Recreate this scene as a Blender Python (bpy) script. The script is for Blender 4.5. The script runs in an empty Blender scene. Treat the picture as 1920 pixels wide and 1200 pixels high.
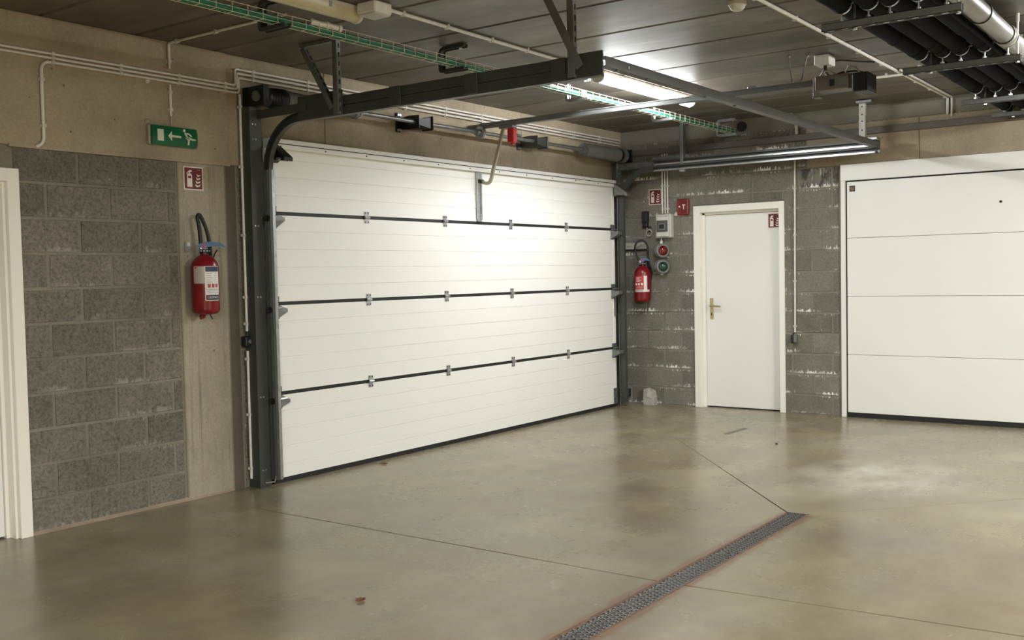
import bpy, bmesh, math, random
from mathutils import Vector, Matrix
random.seed(7)
D = bpy.data
COL = bpy.context.scene.collection
scene = bpy.context.scene

# ------------------------------------------------------------------ camera
YAW, PITCH, ROLL = 0.9406, -0.0441, -0.0199
fw = Vector((math.sin(YAW)*math.cos(PITCH), math.cos(YAW)*math.cos(PITCH), math.sin(PITCH)))
r0 = Vector((math.cos(YAW), -math.sin(YAW), 0)); u0 = r0.cross(fw)
rr = r0*math.cos(ROLL)+u0*math.sin(ROLL); uu = -r0*math.sin(ROLL)+u0*math.cos(ROLL)
cam_d = D.cameras.new('camera'); cam = D.objects.new('camera', cam_d); COL.objects.link(cam)
cam_d.sensor_width = 36; cam_d.lens = 1914.06*36/1920; cam_d.clip_start = .05
M4 = Matrix((rr, uu, -fw)).transposed().to_4x4(); M4.translation = (-9.7094, -5.5761, 1.4158)
cam.matrix_world = M4
scene.camera = cam

# ------------------------------------------------------------------ world, exposure, lamp strengths
w = D.worlds.new('world'); scene.world = w; w.use_nodes = True
w.node_tree.nodes['Background'].inputs[0].default_value = (.05, .05, .05, 1)
w.node_tree.nodes['Background'].inputs[1].default_value = .2
vs = scene.view_settings
vs.view_transform = 'Standard'; vs.look = 'None'; vs.gamma = 1; vs.use_curve_mapping = False
vs.exposure = 2.20
LAMP_IN_VIEW = 1.5        # lit batten in the picture (watts)
LAMP_BEYOND_PIPES = 4.0   # next row of battens, past the black pipes
LAMP_BEHIND = 150.0         # battens over the lane behind the camera
LAMP_TINT = (.985, 1.0, 1.0)
LAMP_TINT_WARM = (1.0, .97, .89)
GLOW = 23.5                # radiance of a lit diffuser
scene.cycles.sample_clamp_indirect = 6.0
scene.cycles.caustics_reflective = False; scene.cycles.caustics_refractive = False
ZC = 2.928                 # ceiling height

# ------------------------------------------------------------------ materials
MATS = {}
class NT:
    def __init__(s, name):
        s.m = D.materials.new(name); s.m.use_nodes = True; s.t = s.m.node_tree; s.n = s.t.nodes
        s.b = s.n['Principled BSDF']
    def new(s, typ, **kw):
        n = s.n.new(typ)
        for k, v in kw.items():
            if k.startswith('i_'):
                key = k[2:]; key = int(key) if key.isdigit() else key
                n.inputs[key].default_value = v
            else: setattr(n, k, v)
        return n
    def link(s, a, b): s.t.links.new(a, b)
    def pos(s, scale=(1, 1, 1)):
        g = s.new('ShaderNodeNewGeometry'); m = s.new('ShaderNodeMapping'); m.inputs['Scale'].default_value = scale
        s.link(g.outputs['Position'], m.inputs['Vector']); return m.outputs[0]
    def noise(s, vec, scale, detail=4, rough=.6):
        n = s.new('ShaderNodeTexNoise'); n.inputs['Scale'].default_value = scale
        n.inputs['Detail'].default_value = detail; n.inputs['Roughness'].default_value = rough
        s.link(vec, n.inputs['Vector']); return n.outputs['Fac']
    def ramp(s, fac, stops):
        r = s.new('ShaderNodeValToRGB'); e = r.color_ramp.elements
        while len(e) < len(stops): e.new(.5)
        for k, (p, c) in enumerate(stops):
            e[k].position = p; e[k].color = (*c, 1) if isinstance(c, tuple) else (c, c, c, 1)
        s.link(fac, r.inputs[0]); return r.outputs[0]
    def mix(s, fac, a, b, blend='MIX'):
        m = s.new('ShaderNodeMix', data_type='RGBA', blend_type=blend)
        for sock, val in ((m.inputs[0], fac), (m.inputs[6], a), (m.inputs[7], b)):
            if hasattr(val, 'links') or hasattr(val, 'is_linked'): s.link(val, sock)
            elif isinstance(val, (int, float)): sock.default_value = val
            else: sock.default_value = (*val, 1)
        return m.outputs[2]
    def math(s, op, a, b=None, c=None):
        m = s.new('ShaderNodeMath', operation=op)
        for k, val in enumerate((a, b, c)):
            if val is None: continue
            if hasattr(val, 'is_linked'): s.link(val, m.inputs[k])
            else: m.inputs[k].default_value = val
        return m.outputs[0]
    def bump(s, h, strength=.3, dist=.01):
        b = s.new('ShaderNodeBump'); b.inputs['Strength'].default_value = strength; b.inputs['Distance'].default_value = dist
        s.link(h, b.inputs['Height']); s.link(b.outputs[0], s.b.inputs['Normal'])
    def color(s, c):
        if hasattr(c, 'is_linked'): s.link(c, s.b.inputs['Base Color'])
        else: s.b.inputs['Base Color'].default_value = (*c, 1)
    def xyz(s):
        g = s.new('ShaderNodeNewGeometry'); x = s.new('ShaderNodeSeparateXYZ'); s.link(g.outputs['Position'], x.inputs[0])
        return x.outputs
    def rand(s): return s.new('ShaderNodeObjectInfo').outputs['Random']

def plain(name, c, rough=.5, metal=0, var=.12, scale=9, bump=0, spec=.5):
    t = NT(name); p = t.pos()
    n = t.noise(p, scale, 5)
    lo = tuple(x*(1-var) for x in c); hi = tuple(min(1, x*(1+var)) for x in c)
    t.color(t.ramp(n, [(.3, lo), (.7, hi)]))
    t.b.inputs['Roughness'].default_value = rough; t.b.inputs['Metallic'].default_value = metal
    t.b.inputs['Specular IOR Level'].default_value = spec
    if bump: t.bump(t.noise(p, 90, 3), bump, .004)
    MATS[name] = t.m; return t.m

def mat_concrete(name, c, streak=0., pores=True):
    t = NT(name); p = t.pos()
    big = t.noise(p, 1.3, 5, .62); fine = t.noise(p, 60, 4, .7)
    base = t.ramp(big, [(.3, tuple(x*.66 for x in c)), (.52, c), (.72, tuple(min(1, x*1.22) for x in c))])
    base = t.mix(.55, base, t.ramp(fine, [(.25, .55), (.7, 1.0)]), 'MULTIPLY')
    if streak:
        sv = t.pos((13, 13, .5)); sn = t.noise(sv, 2.2, 6, .75)
        base = t.mix(t.ramp(sn, [(.52, 0.), (.72, streak)]), base, tuple(x*.42 for x in c))
    if pores:
        v = t.new('ShaderNodeTexVoronoi'); v.inputs['Scale'].default_value = 9.0; v.inputs['Randomness'].default_value = 1
        t.link(p, v.inputs['Vector'])
        base = t.mix(t.ramp(v.outputs['Distance'], [(.045, .9), (.075, 0.)]), base, tuple(x*.3 for x in c))
    t.color(base); t.b.inputs['Roughness'].default_value = .85; t.b.inputs['Specular IOR Level'].default_value = .25
    t.bump(t.noise(p, 35, 5, .7), .25, .006)
    MATS[name] = t.m

def mat_block(name, c, smear, grain):
    """grainy concrete block; lime bleeding out of the bed joints where smear > 0"""
    t = NT(name); p = t.pos()
    g1 = t.noise(p, 52, 5, .8); g2 = t.noise(p, 4.5, 4, .6); rnd = t.rand()
    base = t.ramp(rnd, [(0., tuple(x*.86 for x in c)), (.5, c), (1., (c[0]*1.12, c[1]*1.12, c[2]*1.15))])
    base = t.mix(grain, base, t.ramp(g1, [(.34, .38), (.5, .92), (.64, 1.25)]), 'MULTIPLY')
    base = t.mix(.55, base, t.ramp(g2, [(.3, .68), (.7, 1.12)]), 'MULTIPLY')
    if smear:
        x = t.xyz(); zz = t.math('SUBTRACT', t.math('FRACT', t.math('ADD', t.math('MULTIPLY', t.math('SUBTRACT', x[2], .19+.012), 5.0), .5)), .5)
        fall = t.math('MAXIMUM', t.math('SUBTRACT', 1.0, t.math('DIVIDE', t.math('ABSOLUTE', zz), .2)), 0.)
        sv = t.pos((48, 48, 16)); s1 = t.noise(sv, 1., 4, .65)
        lv = t.pos((2.1, 2.1, 5.0)); s2 = t.noise(lv, 1., 2, .5)
        a = t.math('MULTIPLY', t.ramp(s2, [(.47, 0.), (.62, 1.)]), t.math('GREATER_THAN', fall, .001))
        b = t.ramp(t.math('ADD', s1, t.math('MULTIPLY', fall, .20)), [(.61, 0.), (.665, 1.)])
        k = t.math('MULTIPLY', a, b)
        base = t.mix(t.math('MULTIPLY', k, smear), base, (.88, .86, .81))
        # damp patch under the lintel of the pier between the doors
        dm = t.math('MULTIPLY', t.math('MULTIPLY', t.math('LESS_THAN', x[1], -2.0), t.math('GREATER_THAN', x[2], 2.2)), t.math('LESS_THAN', x[2], 2.4))
        base = t.mix(t.math('MULTIPLY', t.math('MULTIPLY', dm, smear), t.ramp(t.noise(t.pos((9, 9, 6)), 1., 4, .6), [(.45, 0.), (.56, .8)])), base, (.05, .048, .042))
        base = t.mix(t.math('MULTIPLY', t.math('MULTIPLY', dm, smear), t.ramp(t.noise(t.pos((34, 34, 4)), 1., 3, .6), [(.58, 0.), (.66, .8)])), base, (.55, .53, .48))
    t.color(base); t.b.inputs['Roughness'].default_value = .95; t.b.inputs['Specular IOR Level'].default_value = .15
    t.bump(g1, .75, .006)
    MATS[name] = t.m

def mat_floor():
    t = NT('floor_concrete'); p = t.pos()
    n1 = t.noise(p, .75, 7, .66); n2 = t.noise(t.pos((1, 1.5, 1)), 1.7, 5, .55); n3 = t.noise(p, 45, 4, .7)
    c = t.ramp(n1, [(.30, (.168, .132, .075)), (.44, (.248, .212, .127)), (.58, (.296, .264, .168)), (.74, (.36, .332, .23))])
    c = t.mix(.75, c, t.ramp(n2, [(.28, .66), (.74, 1.26)]), 'MULTIPLY')
    c = t.mix(.25, c, t.ramp(n3, [(.3, .75), (.7, 1.08)]), 'MULTIPLY')
    # grey trowel clouds
    n4 = t.noise(t.pos((2.2, .9, 1)), 1.5, 5, .6)
    c = t.mix(t.ramp(n4, [(.40, 0.), (.76, .6)]), c, (.19, .178, .148))
    # brown tide marks and one pale scuffed patch
    n5 = t.noise(t.pos((.8, 1.3, 1)), 1.1, 6, .62)
    c = t.mix(t.ramp(n5, [(.40, 0.), (.76, .62)]), c, (.17, .125, .068))
    xs = t.xyz(); ex = t.math('DIVIDE', t.math('ADD', xs[0], 2.75), .75); ey = t.math('DIVIDE', t.math('ADD', xs[1], 3.5), .65)
    rr2 = t.math('ADD', t.math('MULTIPLY', ex, ex), t.math('MULTIPLY', ey, ey))
    sc = t.math('MULTIPLY', t.math('MAXIMUM', t.math('SUBTRACT', 1., rr2), 0.), t.ramp(n2, [(.36, 0.), (.66, 1.)]))
    c = t.mix(t.math('MULTIPLY', sc, .9), c, (.52, .50, .43))
    # rust bleeding from the drain frame
    x = t.xyz(); d = t.math('ABSOLUTE', t.math('ADD', x[1], 3.44))
    w1 = t.math('ADD', d, t.math('MULTIPLY', t.noise(t.pos((7, 7, 1)), 1.3, 4), -.06))
    k = t.ramp(w1, [(.056, 1.), (.082, .0)])
    k = t.math('MULTIPLY', k, t.math('LESS_THAN', x[0], -4.02))
    c = t.mix(t.math('MULTIPLY', k, .8), c, (.17, .085, .04))
    t.color(c)
    t.link(t.ramp(n1, [(.3, .22), (.7, .32)]), t.b.inputs['Roughness'])
    t.b.inputs['Specular IOR Level'].default_value = .5
    t.bump(n3, .03, .002)
    MATS['floor_concrete'] = t.m

def mat_plank():
    t = NT('ceiling_plank'); rnd = t.rand()
    p = t.pos((2.6, .7, 1)); n1 = t.noise(p, 1.5, 6, .68); n2 = t.noise(t.pos((1, .5, 1)), 1.4, 4, .6); n3 = t.noise(t.pos((11, 2.5, 1)), 1., 5, .7)
    c = t.ramp(n1, [(.3, (.085, .071, .054)), (.52, (.155, .132, .104)), (.72, (.25, .222, .185))])
    c = t.mix(.7, c, t.ramp(n2, [(.3, .65), (.7, 1.2)]), 'MULTIPLY')
    c = t.mix(.28, c, t.ramp(n3, [(.3, .7), (.7, 1.12)]), 'MULTIPLY')
    c = t.mix(.6, c, t.ramp(rnd, [(0., .8), (1., 1.1)]), 'MULTIPLY')
    t.color(c); t.b.inputs['Roughness'].default_value = .45; t.b.inputs['Specular IOR Level'].default_value = .45
    t.bump(n3, .06, .004)
    MATS['ceiling_plank'] = t.m

def mat_emit(name, c, strength):
    t = NT(name); t.color((.9, .9, .88)); t.b.inputs['Emission Color'].default_value = (*c, 1)
    t.b.inputs['Emission Strength'].default_value = strength; MATS[name] = t.m

def mat_white(name, c, rough, dirt=.1):
    t = NT(name); p = t.pos()
    n = t.noise(p, 1.1, 5, .6); s = t.noise(t.pos((14, 14, 5)), 1., 5, .75)
    col = t.mix(t.ramp(n, [(.35, dirt), (.65, 0.)]), c, (c[0]*.86, c[1]*.84, c[2]*.78))
    col = t.mix(t.ramp(s, [(.70, 0.), (.80, dirt*1.5)]), col, (c[0]*.55, c[1]*.53, c[2]*.48))
    t.color(col); t.b.inputs['Roughness'].default_value = rough; MATS[name] = t.m

mat_concrete('beam_concrete', (.41, .345, .25)); mat_concrete('column_concrete', (.36, .325, .25), streak=.85)
mat_concrete('dark_concrete', (.13, .11, .085), pores=False)
mat_concrete('room_concrete', (.36, .33, .28), pores=False)
mat_concrete('mortar', (.25, .23, .185), pores=False)
mat_concrete('mortar_left', (.235, .218, .176), pores=False)
mat_concrete('mortar_base', (.34, .27, .20), pores=False)
mat_block('block_left', (.20, .184, .151), .15, .8); mat_block('block_right', (.215, .199, .165), 1., .45)
mat_floor(); mat_plank()
mat_white('door_white', (.82, .82, .785), .55); mat_white('door_white_smooth', (.82, .82, .79), .35, .16); mat_white('paint_cream', (.87, .85, .79), .38, .10)
plain('rubber', (.012, .012, .012), .6); plain('steel_dark', (.062, .066, .060), .45, .2); plain('steel_black', (.014, .015, .014), .4, .4)
plain('galvanised', (.50, .51, .52), .33, .85, .2, 25); plain('galvanised_dull', (.24, .245, .245), .45, .7, .2, 25)
plain('rail_grey', (.15, .155, .155), .45, .25); plain('spring_grey', (.17, .175, .165), .6, .15)
plain('pvc_grey', (.55, .53, .49), .4); plain('conduit_white', (.72, .69, .64), .4, 0, .1, 30); plain('clip_white', (.62, .6, .55), .45)
plain('pvc_pipe', (.23, .22, .20), .4); plain('insulation', (.007, .007, .008), .85, 0, .3, 60, .4, .12)
plain('red_paint', (.19, .007, .010), .28); plain('red_sign', (.13, .006, .012), .4); plain('sign_white', (.72, .68, .60), .5)
plain('green_sign', (.006, .12, .045), .35); plain('sign_pale', (.62, .66, .56), .5); plain('sign_body', (.35, .31, .25), .5)
plain('green_cable', (.008, .17, .085), .4, 0, .2, 30); plain('tray_wire', (.78, .72, .60), .4, .25, .1)
plain('blue_plastic', (.02, .11, .23), .4); plain('violet_plastic', (.20, .05, .16), .4); plain('black_plastic', (.014, .014, .015), .45)
plain('label_white', (.70, .69, .67), .5); plain('label_grey', (.42, .37, .34), .55); plain('print_navy', (.02, .03, .07), .5); plain('print_grey', (.28, .28, .28), .6)
plain('print_red', (.45, .04, .05), .5); plain('brass', (.50, .41, .20), .35, .8, .15, 40); plain('box_grey', (.56, .55, .50), .45)
plain('window_smoke', (.06, .065, .06), .2); plain('lens_red', (.13, .003, .005), .12, spec=.8); plain('lens_green', (.003, .045, .024), .12, spec=.8)
plain('ring_grey', (.17, .17, .16), .45); plain('drain_steel', (.15, .148, .14), .42, .5, .3, 60); plain('drain_rust', (.16, .10, .07), .7, .3, .35, 30)
plain('drain_dark', (.012, .011, .010), .8); plain('leaf_brown', (.15, .045, .012), .7); plain('lamp_body', (.62, .60, .54), .45); plain('lamp_off', (.52, .47, .30), .3)
plain('opener_brown', (.14, .115, .098), .45); plain('red_tag', (.50, .012, .012), .4); plain('arm_tan', (.35, .33, .25), .4, .4)
plain('yellow_tag', (.75, .60, .05), .5); plain('badge_brown', (.03, .02, .012), .4); plain('badge_orange', (.45, .16, .03), .5)
plain('trunk_paint', (.13, .115, .098), .6); plain('stone_grey', (.42, .40, .36), .9, 0, .2, 20, .4); plain('cable_grey', (.42, .40, .35), .5)
mat_emit('tube_in_view', LAMP_TINT, GLOW); mat_emit('tube_behind', LAMP_TINT_WARM, GLOW)

# ------------------------------------------------------------------ mesh helpers
WL = {}   # world location of every object (all objects are translated only)
def V(*a): return Vector(a[0] if len(a) == 1 else a)

class MB:
    def __init__(s): s.v = []; s.f = []
    def add(s, vs_, fs):
        k = len(s.v); s.v += [Vector(p) for p in vs_]; s.f += [tuple(i+k for i in f) for f in fs]; return s
    def box(s, x0, x1, y0, y1, z0, z1):
        x0, x1 = sorted((x0, x1)); y0, y1 = sorted((y0, y1)); z0, z1 = sorted((z0, z1))
        return s.add([(x0,y0,z0),(x1,y0,z0),(x1,y1,z0),(x0,y1,z0),(x0,y0,z1),(x1,y0,z1),(x1,y1,z1),(x0,y1,z1)],
                     [(0,3,2,1),(4,5,6,7),(0,1,5,4),(1,2,6,5),(2,3,7,6),(3,0,4,7)])
    def cbox(s, x0, x1, y0, y1, z0, z1, c):
        """box with chamfered edges"""
        bm = bmesh.new(); m = MB().box(x0, x1, y0, y1, z0, z1)
        vv = [bm.verts.new(p) for p in m.v]
        for f in m.f: bm.faces.new([vv[i] for i in f])
        bmesh.ops.bevel(bm, geom=bm.edges[:], offset=c, segments=1, affect='EDGES')
        bm.verts.index_update()
        s.add([v.co.copy() for v in bm.verts], [tuple(v.index for v in f.verts) for f in bm.faces]); bm.free(); return s
    def obox(s, p, q, wdt, hgt, up=(0, 0, 1)):
        """bar of width wdt, height hgt between two points"""
        p, q = V(p), V(q); d = (q-p).normalized(); sd = d.cross(Vector(up))
        if sd.length < 1e-4: sd = d.cross(Vector((1, 0, 0)))
        sd.normalize(); n = sd.cross(d)
        a, b = sd*wdt/2, n*hgt/2
        return s.add([p-a-b, p+a-b, p+a+b, p-a+b, q-a-b, q+a-b, q+a+b, q-a+b],
                     [(0,1,2,3),(7,6,5,4),(0,4,5,1),(1,5,6,2),(2,6,7,3),(3,7,4,0)])
    def tube(s, pts, r, n=10, caps=True):
        pts = [V(p) for p in pts]; k0 = len(s.v); rs = r if isinstance(r, (list, tuple)) else [r]*len(pts)
        ref = None
        for i, p in enumerate(pts):
            d = (pts[min(i+1, len(pts)-1)]-pts[max(i-1, 0)]).normalized()
            if ref is None: ref = Vector((0, 0, 1)) if abs(d.z) < .9 else Vector((1, 0, 0))
            a = ref-d*ref.dot(d)
            if a.length < 1e-4: a = d.orthogonal()
            a.normalize(); ref = a; b = d.cross(a)
            for j in range(n):
                t = 2*math.pi*j/n; s.v.append(p+a*rs[i]*math.cos(t)+b*rs[i]*math.sin(t))
        for i in range(len(pts)-1):
            for j in range(n):
                j2 = (j+1) % n; o = k0+i*n
                s.f.append((o+j, o+j2, o+n+j2, o+n+j))
        if caps:
            s.f.append(tuple(k0+j for j in reversed(range(n)))); o = k0+(len(pts)-1)*n; s.f.append(tuple(o+j for j in range(n)))
        return s
    def cyl(s, p, q, r, n=16, r2=None): return s.tube([p, q], [r, r if r2 is None else r2], n)
    def lathe(s, prof, o, ax=(0, 0, 1), n=24):
        """prof: (radius, distance along the axis)"""
        o, ax = V(o), V(ax).normalized()
        return s.tube2([(o+ax*t, r) for r, t in prof], ax, n)
    def tube2(s, rings, ax, n):
        a = ax.orthogonal().normalized(); b = ax.cross(a); k0 = len(s.v)
        for p, r in rings:
            for j in range(n):
                t = 2*math.pi*j/n; s.v.append(p+a*r*math.cos(t)+b*r*math.sin(t))
        for i in range(len(rings)-1):
            for j in range(n):
                j2 = (j+1) % n; o = k0+i*n; s.f.append((o+j, o+j2, o+n+j2, o+n+j))
        s.f.append(tuple(k0+j for j in reversed(range(n)))); o = k0+(len(rings)-1)*n; s.f.append(tuple(o+j for j in range(n)))
        return s
    def prism(s, poly, o, u, w, d):
        """2-D polygon in axes u, w from o, thickened by vector d"""
        o, u, w, d = V(o), V(u), V(w), V(d); n = len(poly)
        A = [o+u*a+w*b for a, b in poly]
        ar = sum(poly[i][0]*poly[(i+1) % n][1]-poly[(i+1) % n][0]*poly[i][1] for i in range(n))
        if (ar > 0) == (u.cross(w).dot(d) < 0): A.reverse()
        k = len(s.v); s.v += A+[p+d for p in A]
        s.f.append(tuple(k+i for i in range(n))[::-1]); s.f.append(tuple(k+n+i for i in range(n)))
        for i in range(n):
            j = (i+1) % n; s.f.append((k+i, k+j, k+n+j, k+n+i))
        return s
    def ring(s, o, ax, r, tr, n=20, m=6):
        o, ax = V(o), V(ax).normalized(); a = ax.orthogonal().normalized(); b = ax.cross(a)
        k = len(s.v)
        for i in range(n):
            t = 2*math.pi*i/n; d = a*math.cos(t)+b*math.sin(t)
            for j in range(m):
                q = 2*math.pi*j/m; s.v.append(o+d*(r+tr*math.cos(q))+ax*tr*math.sin(q))
        for i in range(n):
            for j in range(m):
                i2, j2 = (i+1) % n, (j+1) % m
                s.f.append((k+i*m+j, k+i2*m+j, k+i2*m+j2, k+i*m+j2))
        return s
    def patch(s, c, r, a0, a1, z0, z1, n=8, th=.0012):
        """piece of a vertical cylinder wall, angles in degrees"""
        k = len(s.v)
        for i in range(n+1):
            a = math.radians(a0+(a1-a0)*i/n)
            for rad in (r, r+th):
                for z in (z0, z1): s.v.append(Vector((c[0]+rad*math.cos(a), c[1]+rad*math.sin(a), z)))
        for i in range(n):
            q = k+4*i
            s.f += [(q+2, q+6, q+7, q+3), (q+3, q+7, q+5, q+1), (q, q+4, q+6, q+2)]
        s.f += [(k, k+2, k+3, k+1), (k+4*n, k+4*n+1, k+4*n+3, k+4*n+2)]
        return s
    def build(s, name, mat, parent=None, smooth=False, label=None):
        lo = Vector([min(p[i] for p in s.v) for i in range(3)]); hi = Vector([max(p[i] for p in s.v) for i in range(3)])
        c = (lo+hi)/2
        me = D.meshes.new(name); me.from_pydata([p-c for p in s.v], [], s.f); me.update()
        bm = bmesh.new(); bm.from_mesh(me); bmesh.ops.recalc_face_normals(bm, faces=bm.faces); bm.to_mesh(me); bm.free()
        me.materials.append(MATS[mat])
        if smooth:
            me.polygons.foreach_set('use_smooth', [True]*len(me.polygons))
            me.set_sharp_from_angle(angle=math.radians(38))
        o = D.objects.new(name, me); COL.objects.link(o); place(o, c, parent)
        if label: o['label'] = label
        return o

def place(o, wloc, parent=None):
    WL[o.name] = V(wloc)
    if parent is not None:
        o.parent = parent; o.location = V(wloc)-WL[parent.name]
    else: o.location = wloc
    return o
def tag(o, label, cat, group=None, kind=None):
    o['label'] = label
    if cat: o['category'] = cat
    if group: o['group'] = group
    if kind: o['kind'] = kind
    return o
def thing(name, loc, label, cat, group=None, kind=None):
    o = D.objects.new(name, None); o.empty_display_size = .1; COL.objects.link(o); place(o, loc)
    return tag(o, label, cat, group, kind)
def dupe(o, wloc, parent):
    c = o.copy(); COL.objects.link(c); place(c, wloc, parent); return c
def dupe_tree(o, delta, parent=None):
    c = o.copy(); COL.objects.link(c); place(c, WL[o.name]+V(delta), parent)
    for ch in list(o.children): dupe_tree(ch, delta, c)
    return c
def bend(p, corner, q, r, n=6):
    """points rounding a corner between two straight runs"""
    p, c, q = V(p), V(corner), V(q); a = c+(p-c).normalized()*r; b = c+(q-c).normalized()*r
    return [a*(1-t)**2+c*2*t*(1-t)+b*t*t for t in [i/n for i in range(n+1)]]
def text_polys(body, size):
    cu = D.curves.new('lettering', 'FONT'); cu.body = body; cu.size = size; cu.align_x = 'CENTER'; cu.align_y = 'CENTER'
    o = D.objects.new('lettering', cu); COL.objects.link(o)
    dg = bpy.context.evaluated_depsgraph_get(); me = D.meshes.new_from_object(o.evaluated_get(dg))
    out = ([(v.co.x, v.co.y) for v in me.vertices], [tuple(p.vertices) for p in me.polygons])
    D.objects.remove(o); D.curves.remove(cu); D.meshes.remove(me); return out

# ------------------------------------------------------------------ setting: floor
floor = MB().box(-17, .3, -11, .3, -.12, -.04).build('floor', 'dark_concrete')
tag(floor, 'polished beige concrete garage floor with saw cut joints', 'floor', kind='structure')
def slab(poly): MB().prism(poly, (0, 0, -.04), (1, 0, 0), (0, 1, 0), (0, 0, .04)).build('slab', 'floor_concrete', floor)
g = .0055; XJ = -5.585; DN, DS = -3.372, -3.508     # drain north and south edges
slab([(-17, .3), (-17, DN), (XJ-.01-g, DN), (XJ-g, -.55), (XJ, -.50), (XJ, .3)])
slab([(XJ, .3), (XJ, -.50), (XJ+g, -.55), (XJ-.01+g, DN), (-4.03, DN), (-4.012, DN), (-1.49, -1.23), (-.02, 0.01), (-.02, .3)])
slab([(-.02, .3), (-.02, .01), (-1.49, -1.23), (-4.0, DN-.004), (-4.0, DS+.02), (-2.94, -4.45), (-.02, -7.16), (.3, -7.45), (.3, .3)])
slab([(.3, -7.46), (-.02, -7.168), (-2.94, -4.457), (-4.0, DS+.012), (-4.0, DS), (XJ+g, DS), (XJ+.11+g, -4.87), (XJ+.3+g, -11), (.3, -11)])
slab([(XJ-g, DS), (-17, DS), (-17, -11), (XJ+.3-g, -11), (XJ+.11-g, -4.87)])

# ------------------------------------------------------------------ setting: ceiling planks
ceil = MB().box(-17, .3, -11, .3, ZC+.012, ZC+.2).build('ceiling', 'dark_concrete')
tag(ceil, 'ceiling of long precast concrete planks', 'ceiling', kind='structure')
joints = [.0, -.40, -1.0, -1.6, -2.2, -2.80, -3.42, -4.05, -4.70, -5.36, -5.94, -6.55]
while joints[-1] > -16.5: joints.append(joints[-1]-.61)
for a, b in zip(joints[1:], joints[:-1]):
    x0, x1 = a+.006, b-.006; c = .012
    MB().prism([(x0, .03), (x0, c), (x0+c, 0), (x1-c, 0), (x1, c), (x1, .03)], (0, -11, ZC), (1, 0, 0), (0, 0, 1), (0, 11, 0)).build('plank', 'ceiling_plank', ceil)

# ------------------------------------------------------------------ setting: walls
def block(parent, mat, axis, a0, a1, z0, z1, depth=.0045, off=0.0):
    """one block face, proud of the mortar; axis 'x' on the left wall, 'y' on the right wall"""
    gq = .0055; a0 += gq; a1 -= gq; z0 += gq; z1 -= gq
    if a1-a0 < .012 or z1-z0 < .012: return
    key = (axis, round(a1-a0, 3), round(z1-z0, 3), mat, depth)
    cx, cz = (a0+a1)/2, (z0+z1)/2
    if key not in BLK:
        hw, hh, c = (a1-a0)/2, (z1-z0)/2, .006
        J = lambda: random.uniform(-.002, .002)
        fr = []
        for (sx, sz) in ((-1, -1), (0, -1), (1, -1), (1, 0), (1, 1), (0, 1), (-1, 1), (-1, 0)):
            fr.append(((hw-c)*sx+J(), (hh-c)*sz+J(), -depth))
        bk = [((hw)*sx+J(), (hh)*sz+J(), 0.006) for (sx, sz) in ((-1, -1), (0, -1), (1, -1), (1, 0), (1, 1), (0, 1), (-1, 1), (-1, 0))]
        vv = fr+bk
        if axis == 'x': pts = [(p[0], p[2], p[1]) for p in vv]
        else: pts = [(p[2], -p[0], p[1]) for p in vv]
        fs = [tuple(range(8))]+[(i, (i+1) % 8, 8+(i+1) % 8, 8+i) for i in range(8)]
        if axis == 'x': pass
        me = D.meshes.new('block'); me.from_pydata(pts, [], fs); 
        bm = bmesh.new(); bm.from_mesh(me); bmesh.ops.recalc_face_normals(bm, faces=bm.faces)
        for f in bm.faces:
            if len(f.verts) == 8:
                nn = f.normal
                if (axis == 'x' and nn.y > 0) or (axis == 'y' and nn.x > 0): bmesh.ops.reverse_faces(bm, faces=bm.faces[:])
                break
        bm.to_mesh(me); bm.free(); me.materials.append(MATS[mat]); BLK[key] = me
    o = D.objects.new('block', BLK[key]); COL.objects.link(o)
    place(o, (cx, off+random.uniform(-.0015, .001), cz) if axis == 'x' else (off+random.uniform(-.0015, .001), cx, cz), parent)
BLK = {}

# left wall: the wall of the wide sectional door (plane y = 0)
WT = .25
wl = MB()
wl.box(-17, -7.78, 0, WT, 0, 2.19); wl.box(-7.78, -6.76, 0, WT, 2.05, 2.19); wl.box(-6.76, .25, 0, WT, 0, 2.19)
wl.box(-17, .25, .004, WT, 2.19, ZC+.05)
wall_left = wl.build('wall_left', 'mortar_left'); tag(wall_left, 'block wall with concrete beam around the wide sectional door', 'wall', kind='structure')
for r in range(-1, 10):
    z0 = max(.19+.2*r, .0); z1 = .39+.2*r
    xs = [-6.548+.4*k+(0 if r % 2 == 0 else .2) for k in range(-2, 5)]
    xs = [-6.74]+[x for x in xs if -6.73 < x < -5.69]+[-5.672]
    for a, b in zip(xs, xs[1:]): block(wall_left, 'block_left', 'x', a, b, z0, z1)
    block(wall_left, 'block_left', 'x', -5.20, -5.0, z0, z1)
MB().cbox(-5.665, -5.30, -.012, .02, 0, 2.185, .006).build('column', 'column_concrete', wall_left)
MB().box(-5.285, -5.205, -.001, .02, 0, 2.19).build('shade_strip', 'dark_concrete', wall_left)  # shade beside the column, put in as a dark coloured strip
beam_x = [-17, -9.2, -5.262, -4.371, -1.867, 0.0]
for k, (a, b) in enumerate(zip(beam_x, beam_x[1:])):
    f = -.02 if k < 2 else -.008
    MB().cbox(a+.002, b-.002, f, .02, 2.19, ZC, .004).build('beam_panel', 'beam_concrete', wall_left)
MB().box(-6.76, -5.262, -.028, .0, 2.178, 2.196).build('beam_lip', 'beam_concrete', wall_left)

MB().prism([(0, 0), (-.022, 0), (-.012, .010), (0, .022)], (-6.71, 0, 0), (0, 1, 0), (0, 0, 1), (1.41, 0, 0)).build('mortar_fillet', 'mortar_base', wall_left)
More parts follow.
